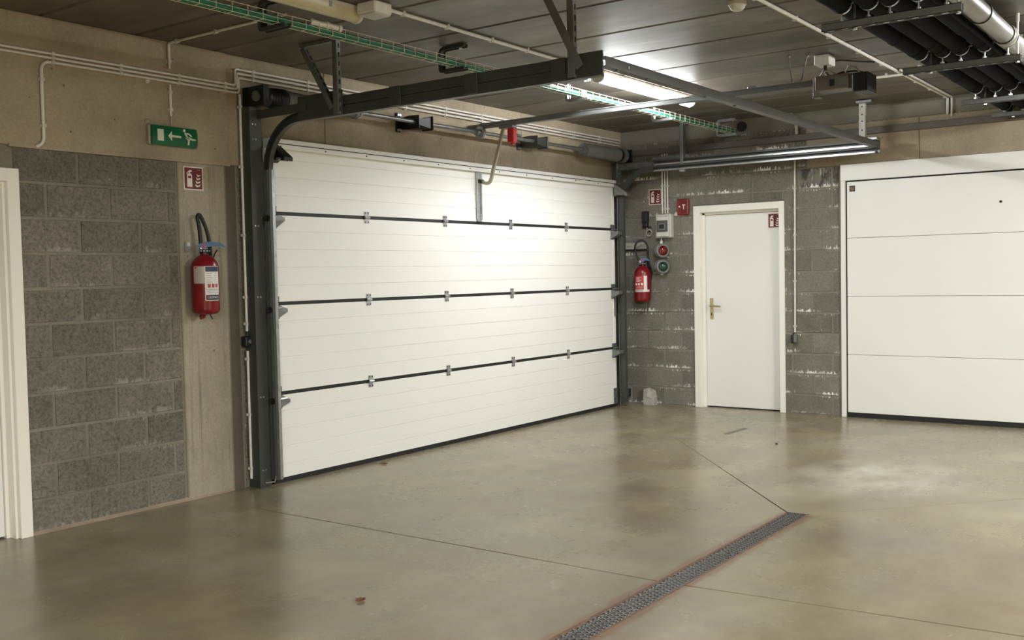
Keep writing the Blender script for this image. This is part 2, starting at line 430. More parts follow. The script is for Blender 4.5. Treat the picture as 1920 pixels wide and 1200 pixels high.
# right wall (plane x = 0), openings for the flush door and the plain garage door
wr = MB(); Y1a, Y1b, Y2a, Y2b = -.905, -1.79, -2.40, -4.95
wr.box(0, WT, Y1a, .25, 0, ZC+.05); wr.box(0, WT, Y1b, Y1a, 2.03, ZC+.05); wr.box(0, WT, Y2a, Y1b, 0, ZC+.05)
wr.box(0, WT, Y2b, Y2a, 2.39, ZC+.05); wr.box(0, WT, -11, Y2b, 0, ZC+.05)
wall_right = wr.build('wall_right', 'mortar'); tag(wall_right, 'grey block wall with flush door and plain garage door', 'wall', kind='structure')
def row_right(r, y_hi, y_lo, ztop=None, flip=0):
    z0 = max(.19+.2*r, 0); z1 = min(.39+.2*r, ztop or ZC)
    off = -.30 if (r+flip) % 2 == 0 else -.10
    ys = [y_hi]+[off-.4*k for k in range(0, 30) if y_lo+.03 < off-.4*k < y_hi-.03]+[y_lo]
    for a, b in zip(ys, ys[1:]): block(wall_right, 'block_right', 'y', b, a, z0, z1)
for r in range(-1, 13):
    z0 = .19+.2*r
    if z0 < 2.0: row_right(r, -.005, -.868); row_right(r, -1.815, -2.375, flip=1)
    elif z0 < 2.38: row_right(r, -.005, -2.375 if z0 < 2.3 else -2.05)
    else: row_right(r, -.005, -2.05)
row_right(12, -2.06, -5.4)
for a, b in zip((-.868, -1.10, -1.50), (-1.10, -1.50, -1.815)): block(wall_right, 'block_right', 'y', b, a, 2.088, 2.19)
MB().cbox(-.014, .02, -3.10, -2.06, 2.392, 2.774, .005).build('lintel_panel', 'beam_concrete', wall_right)
MB().cbox(-.014, .02, -6.2, -3.104, 2.392, 2.774, .005).build('lintel_panel', 'beam_concrete', wall_right)
# walls behind the camera
for nm, bb, lb in (('wall_rear', (-17.3, -17, -11, .3), 'plain concrete wall at the back of the garage'), ('wall_near', (-17.3, .3, -11.3, -11), 'plain concrete wall across the driving lane')):
    tag(MB().box(*bb, 0, ZC+.05).build(nm, 'room_concrete'), lb, 'wall', kind='structure')

# ------------------------------------------------------------------ door_1: wide sectional door
door1 = thing('door_1', (-2.69, -.1, 0), 'wide ribbed white sectional garage door with black seams', 'garage door', kind='structure')
XA, XB, YF = -5.03, -.34, -.10
secs = [(.035, .612), (.638, 1.237), (1.262, 1.860), (1.886, 2.315)]
for z0, z1 in secs:
    # ribbed profile in (y, z), extruded along x between the end stiles
    prof = [(YF+.04, z0), (YF, z0)]
    zb = z0-(.013 if z0 > .1 else .035)
    for k in range(1, 5):
        zg = zb+.125*k
        if zg < z1-.03: prof += [(YF, zg-.004), (YF+.0045, zg-.0028), (YF+.0045, zg+.0005), (YF, zg+.003)]
    prof += [(YF, z1), (YF+.04, z1)]
    MB().prism(prof, (XA+.045, 0, 0), (0, 1, 0), (0, 0, 1), (XB-XA-.09, 0, 0)).build('panel', 'door_white', door1)
    for x in (XA, XB-.045):
        st = MB().cbox(x, x+.045, YF-.003, YF+.04, z0, z1, .002).build('end_stile', 'paint_cream', door1)
        if z1-z0 > .3:
            for zz in (z0+.03, z0+.055, z1-.03, z1-.055): MB().cyl((x+.034, YF-.002, zz), (x+.034, YF-.005, zz), .0025, 8).build('rivet', 'galvanised_dull', st)
for za, zb in zip(secs, secs[1:]):
    MB().box(XA, XB, YF+.004, YF+.035, za[1], zb[0]).build('section_seal', 'rubber', door1)
MB().box(XA, XB, YF+.002, YF+.045, .0, .036).build('bottom_seal', 'rubber', door1)
top = MB().cbox(XA+.02, XB, YF-.032, YF+.04, 2.315, 2.385, .002).build('top_rail', 'door_white', door1)
MB().box(XA+.04, XB, YF-.0335, YF-.0315, 2.348, 2.354).build('groove', 'rubber', top)
for x in [XA+.12+.42*k for k in range(11)]: MB().cyl((x, YF-.0315, 2.333), (x, YF-.034, 2.333), .006, 8).build('screw', 'steel_black', top)
# hinges
hg = None
for zs in (.625, 1.2495, 1.873):
    for x in (-4.056, -3.126, -2.198, -1.275):
        if hg is None:
            hg = MB().cbox(x-.024, x+.024, YF-.005, YF-.0005, zs+.012, zs+.045, .001).cbox(x-.024, x+.024, YF-.005, YF-.0005, zs-.045, zs-.012, .001)\
                .cyl((x-.026, YF-.010, zs), (x+.026, YF-.010, zs), .009, 10).box(x-.02, x+.02, YF-.008, YF-.002, zs-.02, zs+.02).build('hinge', 'galvanised', door1)
            hb = []
            for sx in (-.015, .015):
                for sz in (-.034, .034): hb.append(MB().cyl((x+sx, YF-.004, zs+sz), (x+sx, YF-.008, zs+sz), .005, 8).build('bolt', 'steel_black', hg))
            ref = V(x, 0, zs)
        else:
            dupe_tree(hg, V(x, 0, zs)-ref, door1)
# roller brackets at both ends
for x, sg in ((XA+.022, -1), (XB-.022, 1)):
    for zs in (.625, 1.2495, 1.873):
        xw = x-sg*.022
        rb = MB().cbox(xw-.045, xw+.045, YF-.006, YF-.002, zs+.012, zs+.05, .001).cbox(xw-.045, xw+.045, YF-.006, YF-.002, zs-.105, zs-.075, .001)\
            .add([(xw-.04, YF-.004, zs-.10), (xw-.04, YF-.095, zs-.055), (xw-.04, YF-.095, zs-.035), (xw-.04, YF-.004, zs-.01), (xw+.04, YF-.004, zs-.10), (xw+.04, YF-.095, zs-.055), (xw+.04, YF-.095, zs-.035), (xw+.04, YF-.004, zs-.01)],
                 [(0,1,2,3),(4,7,6,5),(0,4,5,1),(1,5,6,2),(2,6,7,3)]).build('roller_bracket', 'galvanised_dull', door1)
        MB().cyl((x-.045, YF-.012, zs), (x+.045, YF-.012, zs), .010, 10).cyl((x-.05, YF-.07, zs-.032), (x+.05, YF-.07, zs-.032), .011, 10).build('spindle', 'galvanised', rb)
        MB().cyl((x+sg*.045, YF-.05, zs-.04), (x+sg*.075, YF-.05, zs-.04), .021, 14).build('roller', 'black_plastic', rb)
# top roller arms, reaching out to the curved track
for x, sg in ((XA+.03, -1), (XB-.03, 1)):
    ta = MB().prism([(0, .03), (.055, .0), (.155, -.075), (.155, -.10), (.03, -.085), (0, -.10)], (x-.02, YF-.033, 2.315), (0, -1, 0), (0, 0, 1), (.075, 0, 0)).build('top_arm', 'steel_black' if sg < 0 else 'galvanised_dull', door1)
    MB().cyl((x-.045, YF-.145, 2.228), (x+.05, YF-.145, 2.228), .011, 10).build('spindle', 'galvanised_dull', ta)
# foot brackets with the cable ends
for x, sg in ((XA, 1), (XB, -1)):
    fb = MB().cbox(x, x+sg*.07, YF-.009, YF-.003, .03, .20, .002).build('foot_bracket', 'galvanised_dull', door1)
    for zz in (.05, .09, .13, .18): MB().cyl((x+sg*.055, YF-.008, zz), (x+sg*.055, YF-.013, zz), .007, 8).build('bolt', 'steel_dark', fb)
    for zz in ((.18, .085) if sg > 0 else ()): MB().cyl((x-sg*.006, YF-.012, zz), (x+sg*.014, YF-.03, zz), .022, 12).build('cable_pulley', 'red_paint', fb)
# stop strip on the right edge
MB().cbox(XB-.035, XB-.012, YF-.02, YF-.003, .96, 1.19, .002).build('stop_strip', 'rail_grey', door1)
# draw bar bracket on the top section
db = MB().cbox(-2.70, -2.635, YF-.024, YF-.004, 1.905, 2.335, .003).cbox(-2.685, -2.65, YF-.03, YF-.02, 1.93, 2.25, .002).build('draw_bar', 'galvanised', door1)
MB().box(-2.678, -2.658, YF-.0315, YF-.0295, 1.95, 2.20).build('rib_strip', 'galvanised_dull', db)
MB().cbox(-2.69, -2.645, YF-.026, YF-.004, 1.885, 1.907, .003).build('foot', 'galvanised', db)

# ------------------------------------------------------------------ door tracks
def arc_track(x, y_wall, zc, rad, n=10):
    """centre line from the vertical track round to the horizontal one"""
    return [V(x, y_wall-rad*(1-math.cos(a)), zc+rad*math.sin(a)) for a in [math.pi/2*i/n for i in range(n+1)]]
def strip_along(mb, pts, x0, x1, h):
    """flat bar of width x0..x1 and thickness h following pts (in the y, z plane)"""
    k = len(mb.v); n = len(pts)
    for i, p in enumerate(pts):
        d = (pts[min(i+1, n-1)]-pts[max(i-1, 0)]).normalized(); nn = Vector((0, -d.z, d.y))
        for xx in (x0, x1):
            for sg in (-1, 1): mb.v.append(Vector((xx, p.y, p.z))+nn*h/2*sg)
    for i in range(n-1):
        a = k+4*i; b = a+4
        mb.f += [(a, a+1, b+1, b), (a+2, b+2, b+3, a+3), (a, b, b+2, a+2), (a+1, a+3, b+3, b+1)]
    e = k+4*(n-1); mb.f += [(k, k+2, k+3, k+1), (e, e+1, e+3, e+2)]
    return mb
def make_track(x, sg, label, outer, inner):
    """sg = direction from the track towards the door opening"""
    t = thing('door_track', (x, -.1, 0), label, 'door track', 'tracks of the wide sectional door')
    xo = x-sg*.03
    # jamb angle, floor to drum
    MB().cbox(xo-.055, xo+.045, -.125, -.118, 0, 2.578, .001).box(xo-sg*.05-.003, xo-sg*.05+.003, -.12, -.012, 0, 2.578).build('jamb', outer, t)
    for zz in (2.46, 2.36, 1.78, 1.3, .62, .12):
        MB().cyl((xo-.01, -.124, zz), (xo-.01, -.131, zz), .008, 8).cyl((xo-.035, -.124, zz), (xo-.035, -.131, zz), .006, 8).build('bolt', 'galvanised', t)
    # vertical and curved roller track
    pts = [V(x, -.175, 0.05), V(x, -.175, 2.14)]+arc_track(x, -.175, 2.145, .33)+[V(x, -.56, 2.475)]
    m = strip_along(MB(), pts, x-.003+sg*.035, x+.003+sg*.035, .055)
    for q in (-1, 1):
        pp = []
        for i, p in enumerate(pts):
            d = (pts[min(i+1, len(pts)-1)]-pts[max(i-1, 0)]).normalized(); nn = Vector((0, -d.z, d.y)); pp.append(p+nn*.027*q)
        strip_along(m, pp, x+sg*.0, x+sg*.035, .004)
    m.build('curved_track', inner, t, True)
    # two stacked horizontal tracks
    for zt, nm in ((2.475, 'lower_rail'), (2.536, 'upper_rail')):
        mm = MB().box(x-.003, x+.003, -2.80, -.55, zt-.027, zt+.027)
        for q in (-1, 1): mm.box(x, x+sg*.04, -2.80, -.55, zt+q*.027-.002, zt+q*.027+.002).box(x+sg*.038, x+sg*.041, -2.80, -.55, zt+q*.02-.008, zt+q*.02+.008)
        mm.box(x-sg*.007, x, -2.80, -.9, zt-.008, zt+.010)
        mm.build(nm, 'steel_dark' if sg < 0 else outer, t)
        MB().box(x+sg*.0412, x+sg*.0418, -2.80, -.57, zt-.029, zt-.013).build('lip', 'galvanised' if sg < 0 else outer, t)
    for yy in (-1.371, -1.955, -2.55): MB().cbox(x-sg*.012-.004, x-sg*.012+.004, yy-.045, yy+.045, 2.449, 2.565, .001).build('clip_plate', outer, t)
    MB().cbox(x-sg*.016-.004, x-sg*.016+.004, -2.83, -2.66, 2.445, 2.57, .001).build('end_plate', outer, t)
    MB().cbox(x-sg*.012-.003, x-sg*.012+.003, -.93, -.52, 2.448, 2.60, .001).build('splice_plate', outer, t)
    MB().box(x-sg*.02-.003, x-sg*.02+.003, -.60, -.12, 2.498, 2.556).build('brace_bar', outer, t)
    return t
tl = make_track(-5.085, 1, 'dark left hand double door track running from the jamb with curved end', 'steel_dark', 'steel_dark')
tr = make_track(-.285, -1, 'galvanised right hand double door track in the wall corner', 'galvanised_dull', 'steel_dark')
# bright lips of the vertical left track
MB().box(-5.062, -5.038, -.205, -.148, .05, 2.16).build('track_lip', 'galvanised', tl)
MB().box(-.32, -.312, -.20, -.15, .06, 2.10).build('track_lip', 'galvanised', tr)
# perforated hangers of the left track
def hanger(parent, p, q, mat, holes=7, wdt=.035, side=1):
    p, q = V(p), V(q); d = (q-p)
    h = MB().obox(p, q, .004, wdt, (0, 1, 0)).build('hanger', mat, parent)
    MB().obox(p+V(side*wdt/2, -wdt/2, 0), q+V(side*wdt/2, -wdt/2, 0), wdt, .004, (0, 1, 0)).build('flange', 'galvanised_dull', h)
    for i in range(holes):
        c = p+d*((i+.5)/holes); e = d.normalized()*.014
        MB().obox(c-e+V(side*wdt*.55, -wdt/2-.003, 0), c+e+V(side*wdt*.55, -wdt/2-.003, 0), .010, .002, (0, 1, 0)).build('slot', 'rubber', h)
    return h
hanger(tl, (-5.13, -.90, 2.45), (-5.13, -.90, 2.90), 'rail_grey', 8)
hanger(tl, (-5.125, -.86, 2.49), (-5.125, -.60, 2.90), 'rail_grey', 9)
MB().obox((-5.10, -.57, 2.915), (-5.10, -.95, 2.915), .04, .022).build('hanger_foot', 'galvanised_dull', tl)
hanger(tl, (-5.13, -2.65, 2.45), (-5.13, -2.65, 2.90), 'rail_grey', 8)
h2 = MB().obox((-5.15, -2.72, 2.49), (-5.15, -2.51, 2.90), .004, .045, (0, 1, 0)).build('strut', 'rail_grey', tl)
MB().obox((-5.10, -2.48, 2.915), (-5.10, -2.70, 2.915), .04, .022).build('hanger_foot', 'galvanised_dull', tl)
# hangers of the right track
MB().cbox(-.335, -.265, -.905, -.870, 2.50, ZC-.005, .003).build('hanger', 'galvanised_dull', tr)
MB().cbox(-.31, -.27, -.91, -.85, 2.425, 2.455, .003).build('hanger_foot', 'galvanised', tr)
wp = MB().cbox(-.32, -.285, -2.715, -2.655, 2.56, 2.905, .003).build('hanger', 'pvc_grey', tr)
for zz in (2.87, 2.80, 2.74, 2.66): MB().cyl((-.322, -2.685, zz), (-.318, -2.685, zz), .007, 8).build('slot', 'rubber', wp)
MB().cbox(-.36, -.27, -2.78, -2.64, ZC-.03, ZC-.004, .004).build('hanger_foot', 'galvanised_dull', tr)
MB().cbox(-.40, -.28, -2.84, -2.66, 2.555, 2.58, .004).build('end_clamp', 'galvanised', tr)
# crossbar between the track ends
xb = MB().cbox(-5.06, -.26, -2.825, -2.82, 2.495, 2.548, .001).box(-5.06, -.26, -2.82, -2.775, 2.543, 2.548).box(-5.06, -.26, -2.82, -2.775, 2.495, 2.50).build('track_crossbar', 'rail_grey')
tag(xb, 'long grey steel crossbar joining the free ends of both door tracks', 'crossbar')
for x in (-4.93, -4.6, -4.2, -3.85, -3.4): MB().box(x, x+.02, -2.818, -2.80, 2.488, 2.497).build('tab', 'galvanised_dull', xb)
MB().cyl((-4.83, -2.824, 2.52), (-4.83, -2.832, 2.52), .008, 8).build('bolt', 'galvanised', xb)

# ------------------------------------------------------------------ torsion shaft over the door
SY, SZ = -.165, 2.645
ts = thing('torsion_shaft', (-2.7, SY, SZ), 'steel torsion shaft with springs and cable drums above the wide door', 'shaft')
MB().cyl((-5.12, SY, SZ), (-.12, SY, SZ), .0165, 16).build('shaft', 'galvanised_dull', ts, True)
for x0, x1 in ((-4.90, -4.22), (-1.02, -.24)):
    n = 60; L = x1-x0; dx = L/n; ra, rb_ = (.066, .043) if x0 < -3 else (.064, .072)
    prof = [(ra, 0)]
    for i in range(n): rr_ = ra+(rb_-ra)*(i/n); prof += [(rr_, dx*i), (rr_+.0018, dx*(i+.5))]
    prof += [(rb_, L)]
    MB().lathe(prof, (x0, SY, SZ), (1, 0, 0), 20).build('spring', 'spring_grey', ts, True)
for x0, sg in ((-5.13, 1), (-.16, -1)):
    pr = [(.05, 0), (.062, .01), (.062, .03)]
    for i in range(5): pr += [(.060+.002*i, .035+.02*i), (.066+.002*i, .045+.02*i)]
    pr += [(.075, .15), (.075, .165), (.045, .17)]
    MB().lathe(pr, (x0+sg*.05, SY, SZ), (sg, 0, 0), 22).build('cable_drum', 'steel_black', ts, True)
    bp = MB().cbox(x0-.005, x0+.05*sg if sg > 0 else x0+.005, -.23, -.02, 2.58, 2.715, .003).build('bearing_plate', 'steel_black', ts)
    MB().lathe([(.035, 0), (.035, .02), (.02, .025)], (x0, SY, SZ), (-1 if sg > 0 else 1, 0, 0), 18).build('bearing', 'galvanised_dull', bp, True)
for x in (-4.205, -1.035):
    MB().lathe([(.05, -.03), (.05, .0), (.034, .005), (.034, .035), (.022, .04)], (x, SY, SZ), (1, 0, 0), 18).build('winding_cone', 'galvanised_dull', ts, True)
    for a in range(4): MB().cyl((x+.02, SY+.03*math.cos(a*1.57+.5), SZ+.03*math.sin(a*1.57+.5)), (x+.02, SY+.046*math.cos(a*1.57+.5), SZ+.046*math.sin(a*1.57+.5)), .007, 8).build('set_screw', 'galvanised', ts)
MB().lathe([(.03, -.014), (.052, -.014), (.052, -.004), (.03, -.002), (.03, .002), (.052, .004), (.052, .014), (.03, .014)], (-2.70, SY, SZ), (1, 0, 0), 18).build('coupling', 'galvanised', ts, True)
MB().lathe([(.028, -.06), (.028, .0)], (-2.70, SY, SZ), (1, 0, 0), 16).build('coupling_sleeve', 'galvanised_dull', ts, True)
for x in (-3.55, -1.90):
    b = MB().cbox(x-.055, x-.005, -.022, -.008, 2.575, 2.725, .002).prism([(0, -.045), (.10, -.055), (.20, -.05), (.20, .05), (.10, .055), (0, .045)], (x-.004, -.015, SZ), (0, -1, 0), (0, 0, 1), (.006, 0, 0))\
        .add([(x, -.03, SZ-.05), (x, -.20, SZ-.022), (x, -.20, SZ+.022), (x, -.03, SZ+.03), (x+.15, -.10, SZ-.045), (x+.15, -.21, SZ-.045), (x+.15, -.21, SZ+.045), (x+.15, -.10, SZ+.045)], [(0,1,2,3),(4,7,6,5),(0,4,5,1),(1,5,6,2),(2,6,7,3),(3,7,4,0)])\
        .cbox(x+.15, x+.166, -.225, -.105, SZ-.055, SZ+.055, .006).build('shaft_bracket', 'steel_black' if x < -3 else 'steel_dark', ts)
    for zz in (2.59, 2.71):
        for xx in (x-.042, x-.018): MB().cyl((xx, -.02, zz), (xx, -.034, zz), .011, 6).build('nut', 'galvanised', b)

# ------------------------------------------------------------------ door opener
op = thing('door_opener', (-2.66, -3.2, 2.7), 'overhead door opener with long rail and brown motor housing', 'door opener')
MB().cbox(-2.685, -2.635, -3.11, -.15, 2.682, 2.722, .003).box(-2.69, -2.63, -3.10, -.16, 2.718, 2.724).build('rail', 'rail_grey', op)
MB().cbox(-2.69, -2.63, -.155, -.02, 2.685, 2.72, .004).build('header_bracket', 'rail_grey', op)
MB().cyl((-2.70, -.14, 2.70), (-2.62, -.14, 2.70), .014, 12).build('pulley', 'galvanised_dull', op)
m = MB().cbox(-2.745, -2.575, -3.34, -3.11, 2.635, 2.735, .006).build('motor_housing', 'opener_brown', op)
MB().cbox(-2.749, -2.744, -3.33, -3.24, 2.655, 2.715, .001).build('type_plate', 'rail_grey', m)
MB().cbox(-2.752, -2.746, -3.25, -3.215, 2.655, 2.70, .001).build('switch', 'black_plastic', m)
mc = MB().cbox(-2.76, -2.57, -3.475, -3.365, 2.60, 2.725, .012).build('motor_cap', 'black_plastic', op)
for k in range(5): MB().box(-2.764, -2.566, -3.474+.018*k, -3.467+.018*k, 2.598, 2.722).build('cooling_rib', 'black_plastic', mc)
MB().cbox(-2.73, -2.59, -3.37, -3.33, 2.63, 2.73, .004).build('neck', 'opener_brown', op)
MB().cbox(-2.735, -2.725, -3.115, -3.095, 2.60, 2.725, .002).cbox(-2.735, -2.66, -3.135, -3.09, 2.592, 2.60, .002).build('housing_hook', 'rail_grey', op)
for (a, b) in (((-2.66, -2.895, ZC-.003), (-2.66, -2.92, 2.726)), ((-2.60, -3.01, ZC-.003), (-2.66, -2.985, 2.726))):
    h = MB().obox(a, b, .016, .003, (0, 1, 0)).build('strap', 'galvanised_dull', op)
    MB().cyl(V(a)+V(-.012, 0, -.008), V(a)+V(.012, 0, -.008), .010, 8).build('anchor', 'galvanised', h)
    MB().cyl(V(b)+V(-.014, 0, .008), V(b)+V(.014, 0, .008), .008, 8).build('bolt', 'galvanised', h)
for y in (-2.3, -2.62): MB().cbox(-2.675, -2.645, y-.03, y+.03, 2.722, 2.74, .003).build('cable_clip', 'galvanised', op)
arm = [V(-2.665, -.128, 2.235), V(-2.665, -.15, 2.225)]+bend((-2.665, -.15, 2.225), (-2.665, -.225, 2.195), (-2.665, -.27, 2.30), .055)+[V(-2.665, -.27, 2.32), V(-2.665, -.34, 2.52), V(-2.665, -.40, 2.70)]
strip_along(MB(), arm, -2.675, -2.655, .026).build('arm', 'arm_tan', op, True)
MB().cyl((-2.69, -.135, 2.232), (-2.64, -.135, 2.232), .017, 12).build('arm_pin', 'steel_black', op)
MB().cbox(-2.695, -2.625, -.50, -.36, 2.658, 2.684, .003).build('carriage', 'rail_grey', op)
rt = MB().cbox(-2.695, -2.640, -.512, -.448, 2.535, 2.655, .004).cyl((-2.674, -.48, 2.53), (-2.646, -.48, 2.53), .014, 12).build('release_handle', 'red_tag', op)
MB().tube([(-2.66, -.48, 2.66), (-2.66, -.48, 2.65)], .004, 6).build('cord', 'black_plastic', rt)
for k, pts in enumerate(([(-2.70, -3.13, 2.735), (-2.72, -3.16, 2.77), (-2.70, -3.21, 2.765), (-2.68, -3.24, 2.738)], [(-2.69, -3.30, 2.735), (-2.71, -3.33, 2.785), (-2.69, -3.37, 2.775), (-2.70, -3.41, 2.728)], [(-2.66, -3.20, 2.735), (-2.64, -3.26, 2.76), (-2.66, -3.36, 2.755), (-2.66, -3.45, 2.727)])):
    MB().tube(pts, .006, 6).build('lead', 'cable_grey' if k < 2 else 'black_plastic', op, True)

# ------------------------------------------------------------------ door_2: flush personnel door in the right wall
d2 = thing('door_2', (0, -1.345, 0), 'white flush interior door with cream casing in block wall', 'door', kind='structure')
yl, yr, zt = -.857, -1.831, 2.087
cs = MB()
cs.cbox(-.022, .0, yl-.07, yl, 0, zt, .003); cs.cbox(-.022, .0, yr, yr+.055, 0, zt, .003); cs.cbox(-.022, .0, yr+.055, yl-.07, zt-.068, zt, .003)
cs.build('casing', 'paint_cream', d2)
jb = MB(); jb.box(-.001, .11, -.93, -.905, 0, 2.03); jb.box(-.001, .11, -1.79, -1.776, 0, 2.03); jb.box(-.001, .11, -1.79, -.905, 2.015, 2.03)
jb.box(.045, .11, -.955, -.93, 0, 2.03); jb.box(.045, .11, -1.79, -.93, 1.995, 2.018)
jb.build('frame', 'paint_cream', d2)
MB().cbox(.065, .105, -1.777, -.957, .012, 1.992, .002).build('leaf', 'door_white', d2)
MB().box(.07, .10, -1.777, -.957, 0, .011).build('threshold_gap', 'rubber', d2)
hp = MB().cbox(.058, .066, -1.035, -.997, .915, 1.135, .003).build('handle_plate', 'brass', d2)
MB().tube([(.06, -1.016, 1.055), (.02, -1.016, 1.055)]+bend((.02, -1.016, 1.055), (.008, -1.016, 1.055), (.008, -1.05, 1.055), .01, 4)+[(.008, -1.05, 1.055), (.010, -1.135, 1.05)], .009, 10).build('lever', 'brass', hp, True)
MB().cbox(.056, .059, -1.021, -1.011, .955, .985, .001).build('keyhole', 'badge_brown', hp)

# ------------------------------------------------------------------ door_3: plain white garage door, right
d3 = thing('door_3', (-.01, -3.68, 0), 'plain white four panel garage door at the right', 'garage door', kind='structure')
fm = MB(); fm.cbox(-.03, .03, -2.432, -2.39, 0, 2.391, .003); fm.cbox(-.03, .03, -4.95, -4.91, 0, 2.391, .003); fm.cbox(-.034, .03, -4.91, -2.39, 2.24, 2.391, .003)
fm.build('frame', 'door_white_smooth', d3)
MB().box(.0, .03, -4.915, -2.43, .0, 2.245).build('gap_seal', 'rubber', d3)
zz = [.045, .596, 1.150, 1.699, 2.228]
for a, b in zip(zz, zz[1:]):
    MB().cbox(-.02, .02, -4.90, -2.447, a+.0015, b-.0015, .0035).build('panel', 'door_white_smooth', d3)
MB().box(-.012, .02, -4.90, -2.447, 0, .046).build('bottom_seal', 'rubber', d3)
bd = MB().cbox(-.0235, -.0195, -2.525, -2.472, 2.135, 2.190, .001).build('badge', 'badge_brown', d3)
MB().box(-.0245, -.023, -2.515, -2.482, 2.165, 2.171).box(-.0245, -.023, -2.512, -2.485, 2.152, 2.157).build('badge_print', 'badge_orange', bd)
MB().lathe([(.012, 0), (.012, .004), (.006, .006)], (-.02, -3.78, 1.968), (-1, 0, 0), 14).build('plug', 'black_plastic', d3)

# ------------------------------------------------------------------ door_4: cream door casing at the left edge
d4 = thing('door_4', (-7.27, 0, 0), 'cream painted door casing at the left edge beside blocks', 'door', kind='structure')
c4 = MB(); c4.cbox(-6.785, -6.715, -.035, .0, 0, 2.058, .003); c4.cbox(-7.83, -7.76, -.035, 0, 0, 2.058, .003); c4.cbox(-7.76, -6.785, -.035, 0, 1.985, 2.058, .003)
c4.build('casing', 'paint_cream', d4)
f4 = MB(); f4.box(-6.80, -6.76, -.003, .055, 0, 2.05); f4.box(-6.822, -6.76, .055, .16, 0, 2.05); f4.box(-7.78, -7.74, 0, .16, 0, 2.05); f4.box(-7.74, -6.80, 0, .16, 1.97, 2.05)
f4.build('frame', 'paint_cream', d4)
MB().cbox(-7.74, -6.824, .07, .11, .01, 1.968, .002).build('leaf', 'door_white', d4)

# ------------------------------------------------------------------ lamps
def batten(x0, x1, y, label, em, watts=0, tint=LAMP_TINT, group='ceiling battens'):
    t = thing('ceiling_lamp', ((x0+x1)/2, y, ZC), label, 'lamp', group)
    MB().cbox(x0, x1, y-.046, y+.046, ZC-.032, ZC-.001, .006).build('housing', 'lamp_body', t)
    pr = [(math.cos(a)*.048, -.028-.058*math.sin(a)**.6) for a in [math.pi*i/10 for i in range(11)]]
    MB().prism(pr, (x0+.02, y, ZC), (0, 1, 0), (0, 0, 1), (x1-x0-.04, 0, 0)).build('diffuser', em, t, True)
    for x in (x0, x1-.022):
        MB().prism([(math.cos(a)*.050, -.026-.063*math.sin(a)**.6) for a in [math.pi*i/10 for i in range(11)]], (x, y, ZC), (0, 1, 0), (0, 0, 1), (.022, 0, 0)).build('end_cap', 'lamp_body', t, True)
    for x in (x0+.25, (x0+x1)/2, x1-.25):
        for s in (-1, 1): MB().cbox(x-.010, x+.010, y+s*.048-.004, y+s*.048+.004, ZC-.05, ZC-.02, .002).build('latch', 'galvanised', t)
    if watts:
        ld = D.lights.new('tube_light', 'AREA'); ld.shape = 'RECTANGLE'; ld.size = x1-x0-.06; ld.size_y = .06
        ld.energy = watts; ld.color = tint
        lo = D.objects.new('tube_light', ld); COL.objects.link(lo); place(lo, ((x0+x1)/2, y, ZC-.092), t)
    return t
batten(-3.10, -1.55, -1.59, 'glowing fluorescent batten on the ceiling above the door opener rail', 'tube_in_view', LAMP_IN_VIEW)
batten(-7.10, -5.52, -1.49, 'unlit yellowed fluorescent batten at the top edge beside junction box', 'lamp_off')
batten(-2.98, -1.40, -5.15, 'lit ceiling batten past the grey drain pipe', 'tube_in_view', LAMP_BEYOND_PIPES)
batten(-7.1, -5.52, -8.8, 'lit ceiling batten over the driving lane', 'tube_behind', LAMP_BEHIND, LAMP_TINT_WARM)
batten(-12.2, -10.6, -6.6, 'lit ceiling batten behind the viewer', 'tube_behind', LAMP_BEHIND, LAMP_TINT_WARM)

# ------------------------------------------------------------------ conduits
def conduit(label, pts, r, clips, out, mat='conduit_white', group=None, name='conduit'):
    """pipe run along pts with clips (points on the run, direction to the wall)"""
    o = MB().tube(pts, r, 10).build(name, mat, None, True); tag(o, label, 'conduit', group)
    out = V(out)
    cl = None
    for p in clips:
        p = V(p)
        # saddle: small block between pipe and wall plus a collar
        i = min(range(len(pts)-1), key=lambda k: ((V(pts[k])+V(pts[k+1]))/2-p).length)
        d = (V(pts[i+1])-V(pts[i])).normalized()
        MB().obox(p-d*.010, p+d*.010, r*2.5, r*2.5, out).obox(p-d*.008+out*r*1.2, p+d*.008+out*r*1.2, r*3.2, r*1.2, out).build('clip', 'clip_white', o)
    return o
back = (0, 1, 0); G1 = 'conduits on the concrete beam'
cl_x = [-6.49, -6.06, -5.65, -5.29]
for z, x0, nm in ((2.722, -9.0, 'upper'), (2.698, -9.0, 'middle'), (2.674, -6.50, 'lowest')):
    e = [(-5.235, -.035, z)]
    conduit(f'{nm} of three parallel white conduits along the beam above the exit sign', [(x0, -.035, z)]+e, .0075, [(x, -.035, z) for x in cl_x if x > x0], back, group=G1)
dz = -.10
for z, nm in ((2.832, 'highest'), (2.805, 'centre'), (2.776, 'bottom')):
    conduit(f'{nm} of three white conduits running above the wide door', [(-5.165, -.03, z), (-.09, -.03, z)], .0085, [(x, -.03, z) for x in (-5.05, -4.55, -4.0, -3.5, -3.0, -2.5, -2.0, -1.5, -1.0, -.5)], back, group=G1)
# flexible elbows between both bundles
for k, (za, zb, xm) in enumerate(((2.722, 2.832, -5.205), (2.698, 2.805, -5.19), (2.674, 2.776, -5.178))):
    pts = [(-5.238, -.035, za)]+bend((-5.238, -.035, za), (xm, -.037, za), (xm, -.037, zb), .022, 5)+bend((xm, -.037, za), (xm, -.035, zb), (-5.165, -.03, zb), .022 if k == 0 else .012, 5)+[(-5.163, -.03, zb)]
    tag(MB().tube(pts, .0075, 8).build('cable_elbow', 'conduit_white', None, True), f'{("outermost", "middle", "innermost")[k]} swan neck cable linking lower and upper conduits beside the cable drum', 'cable', 'swan neck cables')
